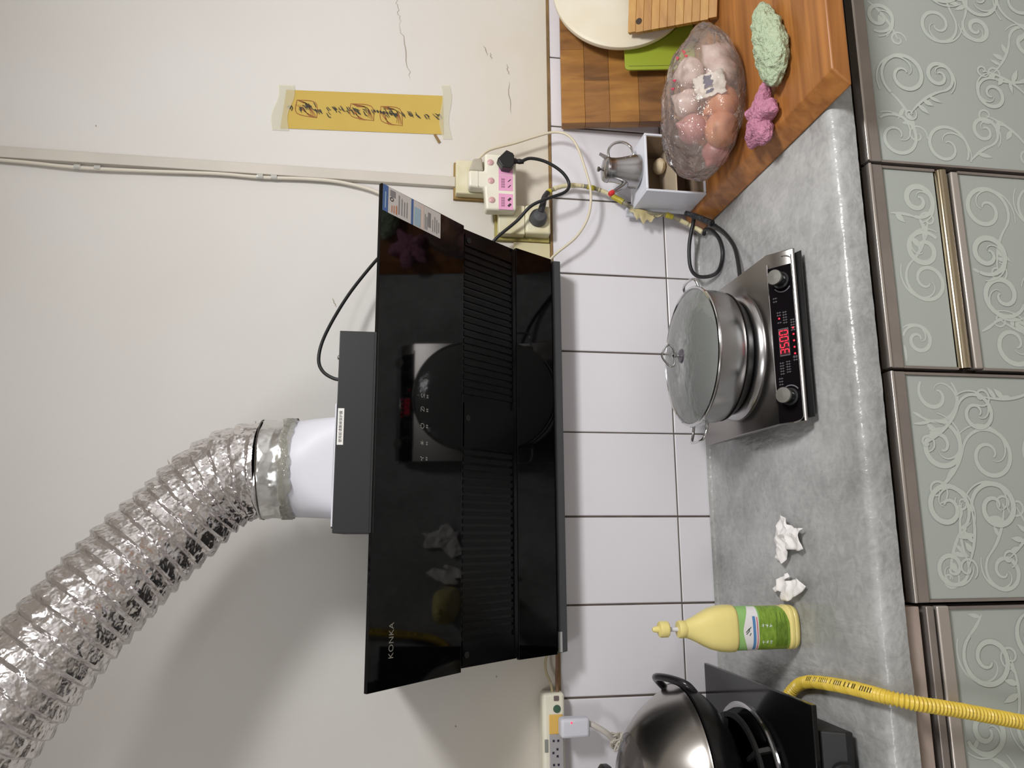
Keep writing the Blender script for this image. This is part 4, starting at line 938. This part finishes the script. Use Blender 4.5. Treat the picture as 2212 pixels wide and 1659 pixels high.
# ------------------------------------------------------------------ detergent bottle
bo = thing('detergent_bottle', 'yellow dish soap bottle with a green label and pump cap on the counter', 'bottle', (-.818, -.342, .80))
BC = Vector((-.818, -.342, .80)); YEL = mat('yellow_plastic', (230, 214, 136), .32)
BP = [(0, .031, .021), (.002, .037, .026), (.007, .0402, .0295), (.0115, .0408, .0300), (.0125, .0400, .0293), (.0135, .0408, .0300), (.0195, .0412, .0305), (.0225, .0395, .0290), (.126, .0400, .0290), (.1285, .0428, .0312), (.142, .0430, .0314), (.156, .0414, .0300), (.172, .0375, .0275), (.185, .0320, .0240), (.198, .0250, .0200), (.210, .0195, .0165), (.218, .0165, .0150), (.224, .0150, .0145)]
def bprof(h):
    for a, b in zip(BP, BP[1:]):
        if a[0] <= h <= b[0]:
            t = (h-a[0])/(b[0]-a[0]); return (a[1]+(b[1]-a[1])*t, a[2]+(b[2]-a[2])*t)
    return BP[-1][1:]
def bsurf(phi, h, off=0., n=2.9):
    a, b = bprof(h); n = n if h < .17 else 2.2+.7*max(0, (.21-h)/.04); n = max(2.05, min(2.9, n))
    c, s = math.cos(phi), math.sin(phi); k = (abs(c)**n+abs(s)**n)**(-1/n)
    return BC+Vector(((a+off)*k*c, (b+off)*k*s, h))
hs = []
for a, b in zip(BP, BP[1:]): hs += [a[0]+(b[0]-a[0])*k/3 for k in range(3)]
hs.append(BP[-1][0])
mb = MB(); mb.grid(64, len(hs), lambda u, v: bsurf(2*PI*u, hs[round(v*(len(hs)-1))]), True); mb.f.append(tuple(k*len(hs) for k in range(64)))
obj('bottle_body', mb, YEL, bo, smooth=50)
LBL = mat('label_green', (140, 170, 62), .38, var=1., vscale=70, vcol=(92, 126, 34), stretch=(1, 1, 2.5)); LBG2 = mat('label_green_top', (122, 180, 84), .38, var=.6, vscale=18, vcol=(176, 206, 150))
def patch(a0, a1, h0, h1, off, nu=22, nv=8, top=None, bot=None):
    def f(u, v):
        lo_ = h0+(bot(u) if bot else 0); hi_ = h1+(top(u) if top else 0)
        return bsurf(a0+(a1-a0)*u, lo_+(hi_-lo_)*v, off)
    return MB().grid(nu, nv, f)
F0, F1 = PI+.12, 2*PI-.12                     # front of the bottle, left to right
obj('label', patch(F0, F1, .0245, .1255, .0004, bot=lambda u: .014*max(0, u-.6)*2.5), LBL, bo)
obj('label_band', patch(F0, F1, .086, .1256, .0007, bot=lambda u: .003*math.sin(u*6)), LBG2, bo)
obj('label_swoosh', patch(F0+.05, F1-.25, .0865, .108, .0010, top=lambda u: .010*math.sin(PI*u)**2-.010*abs(u-.5)), mat('label_white', (226, 222, 222), .4), bo)
obj('label_strip', patch(PI+.62, 2*PI-1.02, .0930, .0985, .0013), mat('label_strip_blue', (84, 132, 180), .4), bo)
obj('label_strip', patch(PI+.62, 2*PI-1.05, .0885, .0908, .0013), mat('label_strip_red', (204, 116, 126), .4), bo)
gl = MB()
for (u0, h0, u1, h1) in [(1.36, .1125, 1.52, .1055), (1.44, .1130, 1.62, .1060), (1.52, .1080, 1.68, .1025), (1.30, .1060, 1.42, .1030)]:
    gl.ribbon([bsurf(PI+u0+(u1-u0)*t, h0+(h1-h0)*t, .0014) for t in [k/5 for k in range(6)]], .0014, (0, -1, 0))
obj('label_emblem', gl, mat('emblem_green', (54, 78, 56), .5), bo, smooth=0)
gl = MB(); rg_ = random.Random(6)
for uc in (1.02, 1.72):
    for hh in (.078, .0705, .063):
        for k in range(5):
            a = uc+rg_.uniform(-.05, .05); z = hh+rg_.uniform(-.0018, .0018); vert = k % 2
            gl.ribbon([bsurf(PI+a-(0 if vert else .05), z-(.0022 if vert else 0), .0012), bsurf(PI+a+(0 if vert else .05), z+(.0022 if vert else 0), .0012)], .0007, (0, -1, 0))
obj('label_print', gl, mat('print_white', (222, 232, 222), .5), bo, smooth=0)
gl = MB()
for k in range(9):
    a0_ = PI+.75+.02*(k % 3); h_ = .052-.0027*k
    gl.ribbon([bsurf(a0_+t, h_, .0011) for t in [1.5*j/9*(.8+.2*math.sin(k*2)) for j in range(10)]], .0008, (0, -1, 0))
obj('fine_print', gl, mat('print_olive', (70, 92, 30), .5), bo, smooth=0)['kind'] = 'stuff'
obj('pump_collar', MB().lathe([(.0152, .220), (.0162, .222), (.0160, .232), (.0148, .2345), (.006, .2355), (0, .2355)], BC, 30), YEL, bo)
obj('pump_stem', MB().tube([BC+Vector((0, 0, .234)), BC+Vector((.0005, 0, .259))], .0042, 14), WHITEP, bo)
obj('pump_head', MB().lathe([(0, .2535), (.0130, .2535), (.0148, .2555), (.0150, .268), (.0138, .271), (.006, .2735), (.0052, .281), (.0035, .284), (0, .2845)], BC+Vector((.0008, 0, 0)), 30), YEL, bo)

# ------------------------------------------------------------------ gas stove, wok, hose
gs = thing('gas_stove', 'black glass-topped gas stove at the left end of the counter', 'stove', (-1.25, -.3, .80))
SG = mat('stove_glass', (14, 14, 15), .10)
obj('glass_top', MB().box((-1.56, -.518, .866), (-.923, -.072, .875)), SG, gs, bevel=.0015)
obj('body', MB().prism([(-.09, .866), (-.500, .866), (-.512, .858), (-.530, .826), (-.530, .812), (-.09, .812)], -1.55, -.965), mat('stove_body', (26, 25, 26), .5), gs, bevel=.003, smooth=0)
for x, y in ((-1.0, -.15), (-1.0, -.46), (-1.5, -.15), (-1.5, -.46)): obj('foot', MB().lathe([(.018, 0), (.020, .004), (.016, .0125), (0, .0125)], (x, y, .8), 18), BLACKP, gs)
WC = Vector((-1.108, -.262, 0))
obj('knob', MB().lathe([(.024, 0), (.024, .006), (.019, .009), (.018, .026), (0, .027)], (-1.035, -.530, .836), 30, ax=(0, -1, .1)), BLACKP, gs)
obj('drip_ring', MB().lathe([(.128, .0), (.140, .0), (.1395, .004), (.134, .0055), (.128, .003)], (WC.x, WC.y, .875), 72), CHROME, gs)
obj('burner_head', MB().lathe([(0, .0), (.062, 0), (.060, .010), (.045, .018), (.020, .020), (0, .020)], (WC.x, WC.y, .875), 40), mat('cast_iron', (18, 17, 17), .6, .0), gs)
obj('pan_support', MB().lathe([(.112, .020), (.122, .020), (.122, .027), (.112, .027), (.112, .020)], (WC.x, WC.y, .875), 60), MATS['cast_iron'], gs)
for k in range(5):
    a = .35+2*PI*k/5; d = Vector((math.cos(a), math.sin(a), 0)); s_ = Vector((-d.y, d.x, 0))*.004
    mb = MB(); P = [WC+d*.130+Vector((0, 0, .876)), WC+d*.120+Vector((0, 0, .902)), WC+d*.085+Vector((0, 0, .9075)), WC+d*.085+Vector((0, 0, .900)), WC+d*.112+Vector((0, 0, .894)), WC+d*.118+Vector((0, 0, .876))]
    mb.add([p-s_ for p in P]+[p+s_ for p in P], [(0, 1, 2, 3, 4, 5)[::-1], tuple(range(6, 12))]+[(i, (i+1) % 6, 6+(i+1) % 6, 6+i) for i in range(6)])
    obj('support_arm', mb, MATS['cast_iron'], gs, smooth=0)
wk = thing('wok', 'black iron wok under a domed steel lid on the gas stove', 'wok', (WC.x, WC.y, .908))
WZ = .9085; WR = .176; WH = .098
po = [(0, 0)]+[(WR*math.sin(a), WH*(1-math.cos(a))) for a in [PI/2*k/14 for k in range(1, 15)]]
po += [(WR+.003, WH+.001), (WR, WH+.003)]+[((WR-.003)*math.sin(a), WH-(WH-.003)*math.cos(a)) for a in [PI/2*k/14 for k in range(14, 0, -1)]]+[(0, .003)]
obj('bowl', MB().lathe(po, (WC.x, WC.y, WZ), 80), mat('wok_iron', (27, 26, 27), .3, .4), wk)
hd = smooth_path([(WC.x+.166, WC.y-.030, .988), (WC.x+.182, WC.y-.028, 1.004), (WC.x+.188, WC.y+.004, 1.024), (WC.x+.184, WC.y+.050, 1.034), (WC.x+.172, WC.y+.082, 1.022), (WC.x+.142, WC.y+.086, .992)], 6)
obj('loop_handle', MB().tube(hd, .0075, 12), mat('handle_black', (34, 32, 35), .25), wk)
LZ = WZ+WH+.0035; LR = .1735
def dome(r): return .116*(1-(r/LR)**2.7)+.004
wl = obj('lid', MB().lathe([(LR, 0), (LR+.002, .002), (LR, .005)]+[(r, dome(r)) for r in [.172, .169, .165, .160, .15, .138, .125, .11, .098, .092]]+[(.090, dome(.092)-.002), (.12, dome(.12)-.004), (.150, dome(.150)-.004), (.165, dome(.165)-.006), (LR-.003, .0)], (WC.x, WC.y, LZ), 96), mat('lid_steel', (180, 176, 172), .22, 1.), wk)
wl['label'] = 'domed stainless steel lid with a glass centre'
obj('glass_centre', MB().lathe([(.093, dome(.093)-.001), (.085, dome(.085)), (.06, dome(.06)+.001), (.03, dome(.03)+.001), (0, dome(0)+.001)], (WC.x, WC.y, LZ), 72), mat('smoked_glass', (74, 68, 68), .12, 0., spec=.6), wl)
obj('knob_base', MB().lathe([(.030, 0), (.028, .010), (.014, .014), (.012, .022), (0, .022)], (WC.x, WC.y, LZ+dome(0)), 30), BLACKP, wl)
obj('knob', MB().lathe([(.012, .018), (.036, .020), (.040, .026), (.040, .036), (.034, .041), (0, .043)], (WC.x, WC.y, LZ+dome(0)), 36), BLACKP, wl)

ho = thing('gas_hose', 'yellow corrugated gas hose running from the stove over the counter edge', 'hose', (-.9, -.45, .80))
hp_ = resample(smooth_path([(-.963, -.334, .826), (-.946, -.338, .822), (-.922, -.362, .8130), (-.908, -.405, .8124), (-.900, -.470, .8124), (-.8945, -.540, .8126), (-.892, -.596, .8146), (-.893, -.630, .806), (-.899, -.646, .775), (-.910, -.648, .71), (-.924, -.646, .64), (-.940, -.643, .56), (-.955, -.64, .46), (-.97, -.64, .32), (-.98, -.63, .15)], 30), .0012)
nh = len(hp_)
hm = MB(); hm.tube(hp_, lambda t: .0103+.0014*math.sin(t*(nh-1)*.0012/.0062*2*PI), 18)
obj('hose_sleeve', hm, mat('hose_yellow', (218, 188, 70), .38), ho, smooth=60)
hk = MB(); rh = random.Random(9)
i = 90
while i < 260:
    p = hp_[i]; t = (hp_[i+1]-hp_[i-1]).normalized(); up = Vector((.55, 0, .83)); up = (up-t*up.dot(t)).normalized()
    if rh.random() < .62: hk.ribbon([p+up*.0113+t.cross(up)*(.0042*s_) for s_ in (-1, -.4, .3, 1)], .0021, up)
    i += 5
obj('hose_print', hk, mat('hose_ink', (52, 48, 26), .6), ho, smooth=0)
